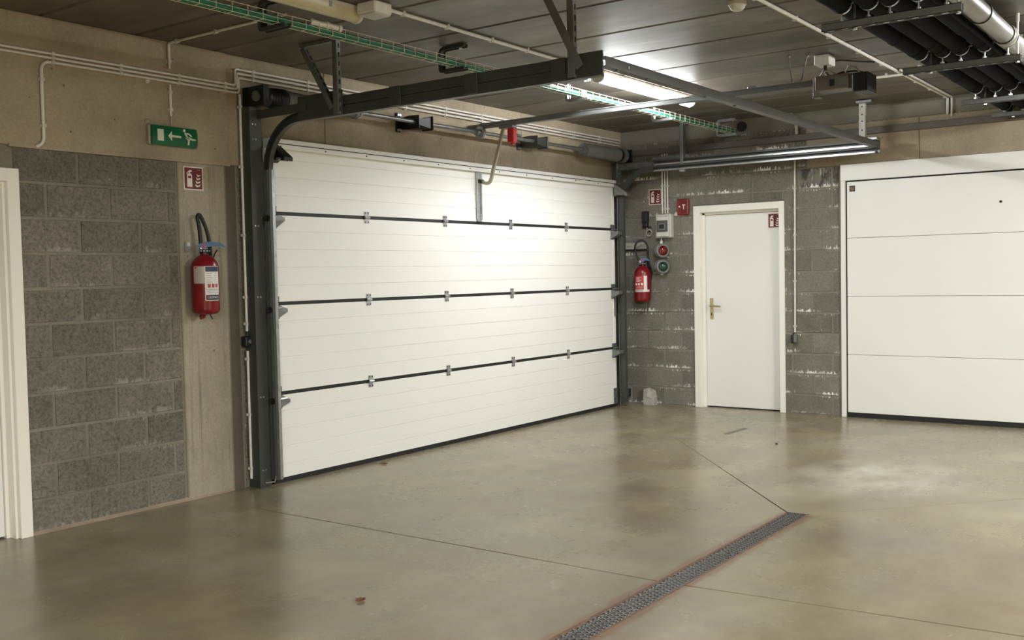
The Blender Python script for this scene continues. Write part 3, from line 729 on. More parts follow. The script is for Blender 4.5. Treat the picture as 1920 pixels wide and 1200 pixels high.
# drop to the block wall, left
conduit('white conduit dropping from the conduit bundle to the blocks above the left door', bend((-6.48, -.035, 2.674), (-6.563, -.035, 2.674), (-6.563, -.035, 2.2), .06)+[(-6.563, -.035, 2.60), (-6.563, -.035, 2.275)]+bend((-6.563, -.035, 2.275), (-6.563, -.035, 2.20), (-6.63, -.03, 2.185), .05), .0095, [(-6.563, -.035, 2.57), (-6.563, -.035, 2.31)], back)
# feed of the exit sign
conduit('white conduit on the ceiling and beam feeding the exit sign', [(-5.715, -1.12, ZC-.012), (-5.715, -.06, ZC-.012)]+bend((-5.715, -.06, ZC-.012), (-5.715, -.03, ZC-.012), (-5.715, -.03, 2.80), .02)+[(-5.715, -.03, 2.85), (-5.715, -.03, 2.755)], .0085, [(-5.715, -.12, ZC-.012), (-5.715, -.5, ZC-.012), (-5.715, -.03, 2.80)], back)
conduit('short white conduit dropping onto the exit sign', [(-5.715, -.03, 2.655), (-5.715, -.03, 2.46)], .0085, [(-5.715, -.03, 2.61), (-5.715, -.03, 2.50)], back)
tag(MB().tube([(-5.715, -.03, 2.46), (-5.715, -.035, 2.385)], .004, 6).build('cable', 'cable_grey', None, True), 'thin cable entering the exit sign from above', 'cable')
# vertical run beside the door jamb
conduit('long white conduit running down the wall left of the dark jamb', [(-5.172, -.035, 2.665), (-5.172, -.035, 1.07)], .0095, [(-5.172, -.035, z) for z in (2.58, 2.18, 1.72, 1.3, 1.12)], back)
conduit('lower white conduit below the black key switch', [(-5.172, -.035, .935), (-5.172, -.035, .06)], .0095, [(-5.172, -.035, z) for z in (.88, .5, .13)], back)
ks = thing('key_switch', (-5.172, -.03, 1.0), 'black key switch between two white conduits beside the jamb', 'switch')
MB().cbox(-5.205, -5.145, -.065, -.008, .965, 1.035, .006).build('body', 'black_plastic', ks)
MB().tube([(-5.172, -.037, 1.035), (-5.172, -.037, 1.075)], .006, 8).build('gland', 'black_plastic', ks)
MB().lathe([(.014, 0), (.014, .006), (.008, .008)], (-5.175, -.065, 1.0), (0, -1, 0), 12).build('knob', 'rail_grey', ks)
tag(MB().tube([(-5.15, -.05, .07), (-5.12, -.13, .03), (-5.08, -.165, .035), (-5.05, -.15, .085)], .004, 6).build('cable', 'cable_grey', None, True), 'thin grey cable looping round the foot of the left jamb', 'cable')
for x, z, lb in ((-5.872, 2.66, 'white wall plug under the conduit bundle'), (-5.882, 2.41, 'grey wall plug beside the top corner of the exit sign')):
    tag(MB().lathe([(.017, 0), (.017, .006), (.010, .012)], (x, -.02, z), (0, -1, 0), 14).build('wall_plug', 'sign_body' if z < 2.5 else 'clip_white', None, True), lb, 'plug')
# ceiling conduit towards the lit batten
conduit('white ceiling conduit from the junction box towards the lit batten', [(-5.47, -1.635, ZC-.014), (-3.0, -1.60, ZC-.014)], .011, [(x, -1.635+(x+5.47)*.014, ZC-.014) for x in (-5.30, -4.9, -4.45, -4.05, -3.62, -3.2)], (0, 0, 1))
jbx = thing('junction_box', (-5.53, -1.63, ZC), 'white junction box on the ceiling at the end of the unlit batten', 'junction box')
MB().cbox(-5.60, -5.46, -1.70, -1.56, ZC-.065, ZC-.001, .008).build('body', 'conduit_white', jbx)
MB().cbox(-5.595, -5.465, -1.695, -1.565, ZC-.073, ZC-.063, .006).build('lid', 'pvc_grey', jbx)
# ceiling conduit crossing towards the right wall
GB = 'conduits on the ceiling by the pipes'
conduit('long white ceiling conduit running beside the black pipes to the right wall', [(-9.0, -3.325, ZC-.014), (-.05, -3.345, ZC-.014)]+bend((-.06, -3.345, ZC-.014), (-.022, -3.345, ZC-.014), (-.022, -3.345, 2.80), .02)+[(-.022, -3.345, 2.765)], .011, [(x, -3.33, ZC-.014) for x in (-4.9, -4.3, -3.7, -3.1, -2.5, -1.95)]+[(-1.05, -3.34, ZC-.014), (-.6, -3.34, ZC-.014), (-.1, -3.344, ZC-.014)], (0, 0, 1), group=GB)
conduit('shorter white conduit beside the long one down the right wall', [(-1.62, -3.375, ZC-.014), (-.05, -3.38, ZC-.014)]+bend((-.06, -3.38, ZC-.014), (-.022, -3.38, ZC-.014), (-.022, -3.38, 2.80), .02)+[(-.022, -3.38, 2.748)], .009, [], (0, 0, 1), group=GB)
conduit('white cross conduit linking the opener to the pipe supports', [(-1.55, -3.10, ZC-.036), (-1.53, -3.58, ZC-.036)], .010, [(-1.54, -3.25, ZC-.03)], (0, 0, 1), group=GB)
# thin cable and box of the opener
jo = thing('junction_box', (-2.45, -3.09, ZC), 'small white junction box with dark lead above the door opener motor', 'junction box')
MB().cbox(-2.53, -2.40, -3.14, -3.03, ZC-.075, ZC-.002, .006).build('body', 'conduit_white', jo)
MB().cbox(-2.40, -2.37, -3.125, -3.045, ZC-.06, ZC-.01, .004).build('flange', 'clip_white', jo)
MB().tube([(-2.47, -3.09, ZC-.07), (-2.50, -3.10, ZC-.11), (-2.56, -3.13, ZC-.15), (-2.62, -3.17, 2.74)], .013, 8).build('lead', 'black_plastic', jo, True)
tag(MB().tube([(-2.38, -3.08, ZC-.03), (-2.28, -3.14, ZC-.012), (-2.15, -3.22, ZC-.012), (-2.05, -3.31, ZC-.012)], .006, 6).build('cable', 'black_plastic', None, True), 'dark cable stapled on the ceiling from opener box to conduit', 'cable')

# right wall conduits
GR = 'conduits on the right wall'
for k, y in enumerate((-.505, -.535, -.565)):
    conduit(f'{("left", "middle", "right")[k]} of three vertical white conduits above the breaker box', [(-.02, y, 2.72), (-.02, y, 2.03)], .0085, [(-.02, y, 2.32), (-.02, y, 2.08)], (1, 0, 0), group=GR)
conduit('single white conduit between flush door and plain garage door', [(-.02, -1.945, 2.60), (-.02, -1.935, .80)], .0095, [(-.02, -1.943+.0055*(2.6-z), z) for z in (2.2, 1.75, 1.3, .86)], (1, 0, 0), group=GR)

# cable trunking along the right wall
tk = MB().cbox(-.05, -.0, -6.0, -.01, 2.655, 2.715, .003).build('cable_duct', 'trunk_paint'); tag(tk, 'brown grey flat cable duct along the top of the right wall', 'cable duct')
MB().box(-.0515, -.049, -6.0, -.01, 2.659, 2.664).build('lid_edge', 'trunk_paint', tk)
# black sleeve and bent cable near the ceiling
sl = MB().lathe([(.050, 0), (.050, .02), (.043, .02), (.043, .003)], (-.005, -1.40, 2.853), (-1, 0, 0), 22).build('pipe_sleeve', 'rubber', None, True); tag(sl, 'black round pipe sleeve in the right wall where the tray ends', 'sleeve')
tag(MB().tube([(-.10, -1.93, ZC-.01), (-.09, -1.95, ZC-.04), (-.06, -1.975, ZC-.10), (-.045, -1.975, 2.72)], [.016]*4, 8).build('cable', 'cable_grey', None, True), 'thick grey cable curving from ceiling to duct above the flush door', 'cable')

# ------------------------------------------------------------------ wire cable tray
ty0, ty1, tz = -1.350, -1.296, 2.785
tray = thing('cable_tray', (-4.0, -1.3, tz), 'zinc wire mesh cable tray hanging below the ceiling', 'cable tray')
for y, z in ((ty0, tz+.05), (ty0, tz+.025), (ty0, tz), (ty1, tz+.05), (ty1, tz)):
    MB().cyl((-9.0, y, z), (-.03, y, z), .0017, 6).build('long_wire', 'tray_wire', tray)
rg = None
for i in range(90):
    x = -.08-.1*i
    if rg is None: rg = MB().tube([(x, ty0-.003, tz+.052), (x, ty0-.003, tz), (x, ty0, tz-.003), (x, ty1, tz-.003), (x, ty1+.003, tz), (x, ty1+.003, tz+.052)], .0019, 6).build('cross_wire', 'tray_wire', tray); p0 = WL[rg.name].copy()
    else: dupe(rg, p0+V(-.1*i, 0, 0), tray)
for k, (y, r, nm) in enumerate(((-1.328, .019, 'thick green cable lying along the front of the cable tray'), (-1.304, .009, 'thinner green cable behind it in the cable tray'))):
    pts = [(-9.0+.3*i, y+random.uniform(-.004, .004), tz+r+.002) for i in range(30)]+[(-.04, y, tz+r+.01)]
    tag(MB().tube(pts, r, 10).build('tray_cable', 'green_cable', None, True), nm, 'cable', 'cables in the tray')
cj = thing('cable_joint', (-5.63, -1.33, 2.83), 'white sleeve joint lying on the tray above the left hangers', 'cable joint')
MB().cyl((-5.72, -1.335, 2.838), (-5.53, -1.335, 2.838), .019, 14).build('sleeve', 'label_white', cj, True)
for x in (-5.74, -5.62, -5.525): MB().cyl((x, -1.335, 2.838), (x+.02, -1.335, 2.838), .023, 14).build('collar', 'conduit_white', cj, True)
MB().cbox(-5.745, -5.735, -1.352, -1.318, 2.82, 2.855, .002).build('end_nut', 'print_grey', cj)
tag(MB().cbox(-2.96, -2.88, ty0-.008, ty0-.005, 2.79, 2.83, .001).build('tag', 'yellow_tag'), 'yellow tag clipped to the cable tray near the lit batten', 'tag')
br = None
for k, x in enumerate((-7.45, -5.955, -4.44, -2.91, -1.5, -.14)):
    lb = ['outermost tray bracket beyond the unlit batten', 'black C shaped tray bracket near the unlit batten', 'C shaped tray bracket above the middle of the dark left track', 'bright C shaped tray bracket beside the yellow tag', 'C shaped tray bracket under the lit batten end', 'C shaped tray bracket closest to the right wall'][k]
    if k == 0: continue
    b = thing('tray_bracket', (x, -1.2, 2.77), lb, 'bracket', 'tray brackets')
    path = [(x, -1.40, ZC-.014), (x, -1.25, ZC-.014)]+bend((x, -1.25, ZC-.014), (x, -1.20, ZC-.014), (x, -1.20, 2.80), .035, 5)+[(x, -1.20, 2.85), (x, -1.20, 2.80)]+bend((x, -1.20, 2.80), (x, -1.20, 2.768), (x, -1.30, 2.768), .02, 4)+[(x, -1.25, 2.768), (x, -1.40, 2.768)]
    m = strip_along(MB(), [V(p) for p in path], x-.022, x+.022, .004)
    for s in (-1, 1): strip_along(m, [V(p)+V(0, 0, 0) for p in path], x+s*.022-.002, x+s*.022+.002, .022)
    m.build('channel', 'steel_dark' if k < 3 else 'galvanised', b, True)
    MB().cyl((x, -1.36, ZC-.02), (x, -1.36, ZC-.03), .011, 6).build('anchor_nut', 'galvanised', b)

# ------------------------------------------------------------------ pipes on supports
GP = 'black insulated pipes under the ceiling'
PZ = 2.775
for k, (y, r, nm) in enumerate(((-3.835, .047, 'first black insulated pipe from the white ceiling conduit'), (-3.972, .047, 'second black insulated pipe from the white ceiling conduit'), (-4.078, .047, 'third black insulated pipe, touching the second'), (-4.215, .045, 'fourth black insulated pipe, next to the grey drain pipe'))):
    p = MB().cyl((-9.0, y, PZ), (0.02, y, PZ), r, 20).build('insulated_pipe', 'insulation', None, True); tag(p, nm, 'pipe', GP)
    for x in (-5.2+.12*k, -3.45+.25*k, -3.02, -1.9+.2*k, -1.4): MB().lathe([(r, 0), (r+.003, .002), (r+.003, .05), (r, .052)], (x, y, PZ), (1, 0, 0), 20).build('tape_band', 'insulation', p, True)
gp = MB().cyl((-9.0, -4.345, 2.795), (.02, -4.345, 2.795), .055, 24).build('drain_pipe', 'pvc_pipe', None, True); tag(gp, 'grey plastic drain pipe right of the black pipes', 'pipe')
for x in (-4.28, -3.62, -2.98, -1.6): 
    MB().lathe([(.055, 0), (.060, .004), (.060, .05), (.055, .054)], (x, -4.345, 2.795), (1, 0, 0), 24).build('socket', 'pvc_pipe', gp, True)
    MB().lathe([(.061, 0), (.061, .008)], (x-.006, -4.345, 2.795), (1, 0, 0), 24).build('seal_ring', 'rubber', gp, True)
MB().lathe([(.062, 0), (.066, .003), (.066, .012), (.062, .015)], (-2.93, -4.345, 2.795), (1, 0, 0), 24).build('clamp_ring', 'pvc_grey', gp, True)
small = MB().cyl((-9, -4.268, 2.745), (.02, -4.268, 2.745), .012, 10).build('thin_pipe', 'insulation', None, True); tag(small, 'thin dark pipe between the fourth black pipe and the grey pipe', 'pipe')
lbs = ['pipe support rail nearest the camera, holding the black pipes', 'second pipe support rail, with white rod right of the grey pipe', 'third pipe support rail, in front of the right wall', 'last pipe support rail, close to the right wall']
for k, x in enumerate((-4.385, -2.87, -1.26, -.16)):
    zt_ = 2.685 if k < 3 else 2.715
    yA, yB = -3.735, -4.42
    s = thing('pipe_support', (x, -4.08, zt_-.04), lbs[k], 'pipe support', 'pipe support rails')
    ch = MB().box(x-.02, x+.02, yB, yA, zt_-.003, zt_).box(x-.02, x-.017, yB, yA, zt_-.04, zt_).box(x+.017, x+.02, yB, yA, zt_-.04, zt_).box(x-.02, x-.011, yB, yA, zt_-.04, zt_-.037).box(x+.011, x+.02, yB, yA, zt_-.04, zt_-.037).build('channel', 'rail_grey' if k < 2 else 'galvanised_dull', s)
    for j in range(9): MB().box(x-.007, x+.007, yA-.06-.07*j, yA-.03-.07*j, zt_-.0385, zt_-.0365).build('slot', 'galvanised', ch)
    for y, mm in ((-3.902, 'steel_dark'), (-4.40, 'conduit_white')):
        rd = MB().cyl((x, y, zt_-.045), (x, y, ZC), .006, 8).build('rod', mm, s)
        MB().cyl((x, y, zt_-.05), (x, y, zt_-.042), .012, 6).build('nut', 'galvanised', rd)
        if y < -4.3: MB().cyl((x, y, ZC-.05), (x, y, ZC), .010, 8).build('anchor', 'clip_white', rd)
    for y, rq, zq in ((-3.835, .049, PZ), (-3.972, .049, PZ), (-4.078, .049, PZ), (-4.215, .047, PZ), (-4.345, .063, 2.795)):
        n = 9; pts = [V(x, y+(rq+.002)*math.cos(a), zq+(rq+.002)*math.sin(a)) for a in [math.radians(180+180*i/n) for i in range(n+1)]]
        m = MB(); kk = len(m.v)
        for i in range(n):
            m.obox(pts[i], pts[i+1], .018, .003, V(0, 0, 1) if abs((pts[i+1]-pts[i]).normalized().z) < .95 else V(0, 1, 0))
        m.cyl((x, y, zq-rq), (x, y, zt_), .006, 8).cyl((x, y, zt_), (x, y, zt_+.012), .013, 6).cyl((x, y-rq-.004, zq), (x, y-rq-.02, zq), .006, 6)
        m.build('pipe_clamp', 'galvanised', s)
# smoke detector
sd = thing('smoke_detector', (-4.24, -3.2, ZC), 'white round smoke detector on the ceiling at the top edge', 'smoke detector')
MB().lathe([(.052, 0), (.052, .02), (.048, .022)], (-4.24, -3.2, ZC-.001), (0, 0, -1), 24).build('base', 'clip_white', sd, True)
MB().lathe([(.045, .02), (.042, .035), (.03, .05), (.01, .053)], (-4.24, -3.2, ZC), (0, 0, -1), 24).build('cap', 'clip_white', sd, True)

# ------------------------------------------------------------------ signs
def ext_sign(name, o, u, n, size, label, group='fire extinguisher signs', clip=None):
    """red square sign; o = lower left corner on the wall, u = to the right, n = out of the wall"""
    o, u, n = V(o), V(u), V(n); z = V(0, 0, 1); S = size
    t = thing(name, o+u*S[0]/2, label, 'sign', group)
    W, H = S
    MB().prism([(0, 0), (W, 0), (W, H), (0, H)], o, u, z, n*.003).build('plate', 'sign_white', t)
    b = .05*H
    fld = MB().prism([(b, b), (W-b, b), (W-b, H-b), (b, H-b)], o+n*.0022, u, z, n*.0016).build('field', 'red_sign', t)
    q = o+n*.0032; d = n*.0012
    P = lambda L: [(a*W, c*H) for a, c in L]
    MB().prism(P([(.17, .13), (.43, .13), (.43, .62), (.39, .68), (.33, .71), (.33, .76), (.44, .80), (.38, .86), (.27, .83), (.18, .74), (.14, .68), (.17, .66), (.23, .74), (.27, .76), (.27, .71), (.21, .68), (.17, .62)]), q, u, z, d).build('extinguisher_symbol', 'sign_white', t)
    MB().prism(P([(.22, .50), (.38, .50), (.38, .60), (.22, .60)]), q+n*.001, u, z, n*.0008).build('symbol_window', 'red_sign', t)
    for k, dy in enumerate((0, .15, .30, .44)):
        s = 1-.12*k
        MB().prism([(a_*W, c_*H) for a_, c_ in [(.57+.03*k, .27+dy), (.60+.03*k, .17+dy), (.68+.01*k, .13+dy), (.80, .17+dy), (.88, .27+dy-.02*k), (.80, .225+dy), (.70, .20+dy), (.655+.02*k, .225+dy)]], q, u, z, d).build('flame_symbol', 'sign_white', t)
    MB().prism(P([(.70, .865), (.84, .865), (.84, .885), (.70, .885)]), q, u, z, d).build('print', 'label_grey', t)
    return t
ext_sign('extinguisher_sign', (-5.625, -.012, 2.005), (1, 0, 0), (0, -1, 0), (.150, .150), 'red extinguisher sign on the concrete column, left')
ext_sign('extinguisher_sign', (-.006, -.338, 2.13), (0, -1, 0), (-1, 0, 0), (.15, .165), 'red extinguisher sign on blocks above the breaker box')
ext_sign('extinguisher_sign', (.064, -1.632, 1.828), (0, -1, 0), (-1, 0, 0), (.14, .15), 'red extinguisher sign stuck on the white flush door')

es = thing('exit_sign', (-5.70, 0, 2.27), 'green exit sign with running figure and left arrow', 'exit sign')
ex0, ex1, ez0, ez1 = -5.893, -5.545, 2.268, 2.388
MB().cbox(ex0, ex1, -.05, -.018, ez0, ez1, .004).build('housing', 'sign_body', es)
# bowed green face
n = 10; prof = [(0, 0)]+[((ez1-ez0)*i/n, .014+.012*math.sin(math.pi*i/n)) for i in range(n+1)]+[(ez1-ez0, 0)]
MB().prism(prof, (ex0+.012, -.048, ez0), (0, 0, 1), (0, -1, 0), (ex1-ex0-.018, 0, 0)).build('face', 'green_sign', es, True)
eo = V(ex0+.012, -.0735, ez0); W_, H_ = ex1-ex0-.018, ez1-ez0
def sym(polys, name):
    m = MB()
    for L in polys:
        pts = [(a*W_, c*H_) for a, c in L]
        k = len(m.v); nn = len(pts)
        def yy(zr): return -.048-(.0146+.012*math.sin(math.pi*min(max(zr, 0), 1)))
        # follow the bowed face by placing each vertex on it
        A = [V(eo.x+a, -.066, eo.z+c) for a, c in pts]; B = [p+V(0, -.0095, 0) for p in A]
        m.v += A+B; m.f += [tuple(range(k, k+nn)), tuple(range(k+nn, k+2*nn))]
        for i in range(nn): m.f.append((k+i, k+(i+1) % nn, k+nn+(i+1) % nn, k+nn+i))
    m.build(name, 'sign_pale', es)
sym([[(.10, .20+.12*i), (.235, .20+.12*i), (.235, .32+.12*i), (.10, .32+.12*i)] for i in range(5)], 'door_symbol')
sym([[(.33, .49), (.415, .74), (.415, .55), (.62, .55), (.62, .44), (.415, .44), (.415, .24)]], 'arrow_symbol')
import_pts = lambda cx, cy, r, n: [(cx+r*math.cos(2*math.pi*i/n), cy+r*2.9*math.sin(2*math.pi*i/n)) for i in range(n)]
sym([import_pts(.695, .85, .027, 10), [(.71, .77), (.74, .70), (.80, .42), (.76, .36), (.73, .55), (.70, .70)], [(.735, .74), (.80, .74), (.87, .60), (.855, .55), (.79, .67), (.735, .67)],
     [(.735, .58), (.72, .44), (.755, .40), (.77, .46)], [(.80, .44), (.87, .37), (.95, .38), (.955, .45), (.88, .46), (.80, .55)], [(.775, .40), (.765, .12), (.80, .12), (.805, .32), (.83, .42), (.80, .48)]], 'running_figure')

# ------------------------------------------------------------------ fire extinguishers
def extinguisher(cx, cy, z0, face, label, style):
    """face = angle (deg) of the side turned to the room; z0 = bottom of the body"""
    R = .088
    t = thing('fire_extinguisher', (cx, cy, z0), label, 'fire extinguisher', 'wall hung fire extinguishers')
    body = MB().lathe([(.045, -.004), (R-.02, 0), (R-.006, .012), (R, .03), (R, .295), (R-.006, .325), (R-.022, .35), (R-.05, .372), (.026, .38), (.024, .395)], (cx, cy, z0), (0, 0, 1), 32).build('body', 'red_paint', t, True)
    a = math.radians(face); f = V(math.cos(a), math.sin(a), 0); s = V(-f.y, f.x, 0)    # s points to the right seen from the room
    top = V(cx, cy, z0+.385)
    MB().cyl(top, top+V(0, 0, .03), .030, 18).build('collar', 'steel_black', t, True)
    for k in range(5):
        q = top+V(0, 0, .018)+(f*math.cos(-1.2+.6*k)+s*math.sin(-1.2+.6*k))*.03
        MB().lathe([(.006, 0), (.006, .006), (.002, .009)], q, (f*math.cos(-1.2+.6*k)+s*math.sin(-1.2+.6*k)), 8).build('bolt', 'galvanised', t, True)
    MB().cyl(top+V(0, 0, .025), top+V(0, 0, .06), .016, 14).build('valve', 'galvanised', t, True)
    # lever: flat curved blue grip
    L = [(-.04, .0), (-.03, .028), (.0, .04), (.05, .043), (.10, .036), (.135, .012), (.128, .004), (.10, .012), (.06, .014), (.02, .008), (-.01, -.006)]
    if style != 'left': L = [(a_*.62-.004, c_*1.05) for a_, c_ in L]
    lv = MB().prism(L, top+V(0, 0, .035)-f*.012, s, (0, 0, 1), f*.024).build('lever', 'blue_plastic', t)
    MB().cyl(top+V(0, 0, .05)-f*.015+s*.0, top+V(0, 0, .05)+f*.018+s*.0, .020, 14).build('safety_disc', 'violet_plastic', lv, True)
    MB().tube([top+s*.055+V(0, 0, -.03), top+s*.065+V(0, 0, .0), top+s*.082+V(0, 0, .025)], .005, 8).build('carry_grip', 'steel_black', t, True)
    # hose arching up and back to the wall side
    if style == 'left':
        hp_ = [top+V(0, 0, .03)-s*.018, top+V(0, 0, .10)-s*.020, top+V(0, 0, .18)-s*.026, top+V(0, 0, .235)-s*.034, top+V(0, 0, .252)-s*.024-f*.02, top+V(0, 0, .235)-s*.010-f*.04, top+V(0, 0, .16)+s*.018-f*.05, top+V(0, 0, .06)+s*.036-f*.05, top+V(0, 0, -.1)+s*.04-f*.082, top+V(0, 0, -.36)+s*.035-f*.092]
        r_ = .0125
    else:
        hp_ = [top+V(0, 0, .04)-s*.025, top+V(0, 0, .10)-s*.055, top+V(0, 0, .17)-s*.075, top+V(0, 0, .235)-s*.06, top+V(0, 0, .265)-s*.01, top+V(0, 0, .245)+s*.035, top+V(0, 0, .18)+s*.06, top+V(0, 0, .08)+s*.062, top+V(0, 0, .0)+s*.075-f*.02, top+V(0, 0, -.08)+s*.10-f*.04, top+V(0, 0, -.16)+s*.085-f*.06, top+V(0, 0, -.35)+s*.08-f*.06]
        r_ = .0105
    # smooth the hose
    sm = []
    for i in range(len(hp_)-1):
        p0_, p1, p2, p3 = hp_[max(i-1, 0)], hp_[i], hp_[i+1], hp_[min(i+2, len(hp_)-1)]
        for k in range(5):
            q = k/5; sm.append(.5*((2*p1)+(p2-p0_)*q+(2*p0_-5*p1+4*p2-p3)*q*q+(3*p1-p0_-3*p2+p3)*q**3))
    sm.append(hp_[-1])
    MB().tube(sm, r_, 10).build('hose', 'rubber', t, True)
    MB().cyl(hp_[0]-V(0, 0, .012), hp_[0]+V(0, 0, .012), .015, 12).build('hose_nut', 'galvanised', t, True)
    c = (cx, cy)
    if style == 'left':
        l1 = MB().patch(c, R+.0004, face-49, face-2, z0+.195, z0+.305).build('inspection_label', 'label_grey', t, True)
        for k in range(3): MB().patch(c, R+.0016, face-44, face-10, z0+.282-.014*k, z0+.2835-.014*k, th=.0005).build('print', 'print_grey', l1)
        MB().patch(c, R+.0016, face-44, face-34, z0+.29, z0+.30, th=.0005).build('print', 'print_red', l1)
        l2 = MB().patch(c, R+.0004, face-1, face+66, z0+.085, z0+.305, 12).build('label', 'label_white', t, True)
        MB().patch(c, R+.0016, face+2, face+64, z0+.270, z0+.302, 10, .0005).build('band', 'print_navy', l2)
        MB().patch(c, R+.0016, face+2, face+64, z0+.090, z0+.122, 10, .0005).build('band', 'print_navy', l2)
        for k in range(6):
            zz_ = z0+.258-.014*k
            MB().patch(c, R+.0016, face+5, face+(24 if k % 2 else 30), zz_, zz_+.0035, 5, .0005).patch(c, R+.0016, face+40, face+60, zz_, zz_+.0025, 5, .0005).build('print', 'print_grey', l2)
        for k in range(3):
            MB().patch(c, R+.0016, face+10+17*k, face+22+17*k, z0+.168, z0+.192, 4, .0005).build('class_mark', 'print_red', l2)
        for k in range(3): MB().patch(c, R+.0016, face+6, face+60, z0+.135+.010*k, z0+.138+.010*k, 8, .0005).build('print', 'print_grey', l2)
        vs_, fs_ = text_polys('SOMATI', .019); m = MB(); kk = 0
        cen = math.radians(face+38)
        m.add([(cx+(R+.0026)*math.cos(cen+x/R), cy+(R+.0026)*math.sin(cen+x/R), z0+.106+y) for x, y in vs_], fs_).build('lettering', 'label_white', l2)
        MB().patch(c, R+.0022, face+8, face+15, z0+.099, z0+.114, 3, .0005).build('emblem', 'print_red', l2)
        # wall hook and foot clip
        MB().prism([(-.02, -.02), (.02, -.02), (.02, .03), (.012, .042), (0, .046), (-.012, .042), (-.02, .03)], V(cx-.055, -.016, z0+.42), (1, 0, 0), (0, 0, 1), (0, -.004, 0)).build('wall_hook', 'galvanised', t)
        MB().prism([(-.02, .03), (-.035, -.02), (-.03, -.035), (0, -.028), (.01, .0), (.015, .03)], V(cx, cy, z0)-f*.06+V(-.04, -.03, 0), (1, 0, 0), (0, 0, 1), (0, -.012, 0)).build('foot_clip', 'red_paint', t)
        MB().tube([top+V(0, -.02, -.385)+s*.01, top+V(0, -.02, -.42)+s*.028], .004, 6).build('hose_tail', 'rubber', t)
    else:
        l2 = MB().patch(c, R+.0004, face-75, face+32, z0+.105, z0+.275, 16).build('label', 'print_red', t, True)
        MB().patch(c, R+.0016, face+8, face+32, z0+.105, z0+.275, 6, .0005).build('band', 'label_white', l2)
        MB().patch(c, R+.0016, face-60, face+52, z0+.105, z0+.128, 12, .0005).build('band', 'label_white', l2)
        MB().patch(c, R+.0022, face-55, face+2, z0+.110, z0+.123, 10, .0005).build('print', 'print_grey', l2)
        for k in range(3): MB().patch(c, R+.0016, face-56+22*k, face-42+22*k, z0+.175, z0+.198, 4, .0005).build('class_mark', 'label_white', l2)
        for k in range(4): MB().patch(c, R+.0016, face-50, face-(10 if k % 2 else 20), z0+.212+.014*k, z0+.217+.014*k, 6, .0005).build('print', 'label_white', l2)
        for k in range(3): MB().patch(c, R+.0016, face-56, face-2, z0+.136+.011*k, z0+.139+.011*k, 8, .0005).build('print', 'label_grey', l2)
        MB().cbox(cx+.03, -.002, cy-.03, cy+.03, z0+.32, z0+.46, .003).build('wall_hook', 'steel_dark', t)
    return t
extinguisher(-5.562, -.115, 1.205, -127, 'red fire extinguisher hanging on the concrete column, left', 'left')
extinguisher(-.115, -.305, 1.105, -151, 'red fire extinguisher hanging beside the signal lamps in the corner', 'right')

# ------------------------------------------------------------------ devices on the right wall
bx = thing('breaker_box', (0, -.52, 1.78), 'pale grey breaker box with smoked window on the right wall', 'breaker box')
MB().cbox(-.075, -.002, -.625, -.447, 1.775, 2.020, .006).build('body', 'box_grey', bx)
MB().cbox(-.105, -.075, -.612, -.470, 1.785, 2.0, .008).build('cover', 'box_grey', bx)
wn = MB().cbox(-.111, -.104, -.607, -.475, 1.835, 1.955, .003).build('window', 'window_smoke', bx)
MB().cbox(-.114, -.110, -.580, -.500, 1.855, 1.925, .002).build('breaker_row', 'rail_grey', wn)
MB().cbox(-.117, -.113, -.568, -.512, 1.868, 1.912, .002).build('switches', 'rubber', wn)
for k, (z, lens, lb) in enumerate(((1.640, 'lens_red', 'round signal lamp with red lens below the breaker box'), (1.472, 'lens_green', 'round signal lamp with green lens below the red one'))):
    l = thing('signal_lamp', (-.06, -.53, z), lb, 'signal lamp', 'signal lamps')
    ax = V(-.66, -.75, 0).normalized(); o = V(-.045, -.49, z)
    MB().lathe([(.065, -.03), (.075, -.02), (.075, .012), (.070, .016)], o, ax, 28).build('base', 'ring_grey', l, True)
    MB().lathe([(.066, .016), (.066, .034), (.070, .036), (.074, .040), (.074, .062), (.064, .068), (.054, .066)], o, ax, 28).build('ring', 'ring_grey', l, True)
    MB().lathe([(.053, .06), (.051, .072), (.044, .088), (.03, .100), (.012, .106), (.002, .107)], o, ax, 24).build('lens', lens, l, True)
    zz_ = z+.085 if k == 0 else z-.085
    MB().cyl((-.03, -.49, z+(.07 if k == 0 else -.07)), (-.03, -.49, z+(.105 if k == 0 else -.088)), .016, 12).build('gland', 'clip_white', l, True)
    MB().cbox(-.03, -.001, -.53, -.44, z-.04, z+.04, .004).build('wall_mount', 'ring_grey', l)
tag(MB().tube([(-.03, -.49, 1.745), (-.03, -.49, 1.775)], .008, 8).build('cable_stub', 'clip_white', None, True), 'short white cable gland between breaker box and red lamp', 'cable')
kb = thing('key_box', (0, -.745, 2.0), 'small red emergency key box beside the flush door casing', 'key box')
MB().cbox(-.045, -.001, -.812, -.682, 2.003, 2.170, .008).build('body', 'red_paint', kb)
MB().cbox(-.050, -.044, -.800, -.735, 2.025, 2.145, .003).build('window', 'red_sign', kb)
MB().prism([(-.006, -.03), (.004, -.03), (.004, .008), (.016, .012), (.016, .024), (-.016, .024), (-.016, .014), (-.006, .008)], (-.0505, -.765, 2.09), (0, -1, 0), (0, 0, 1), (-.002, 0, 0)).build('key_symbol', 'sign_white', kb)
MB().prism([(-.012, 0), (.006, .012), (.012, 0), (.006, -.010)], (-.0455, -.712, 2.09), (0, -1, 0), (0, 0, 1), (-.002, 0, 0)).build('mark', 'sign_white', kb)
sk = thing('black_socket', (0, -.31, 1.92), 'black wall device with coiled cable left of the breaker box', 'socket')
MB().cbox(-.06, -.002, -.335, -.275, 1.945, 2.065, .004).build('body', 'rubber', sk)
MB().cbox(-.055, -.002, -.33, -.28, 1.90, 1.945, .006).build('plug', 'black_plastic', sk)
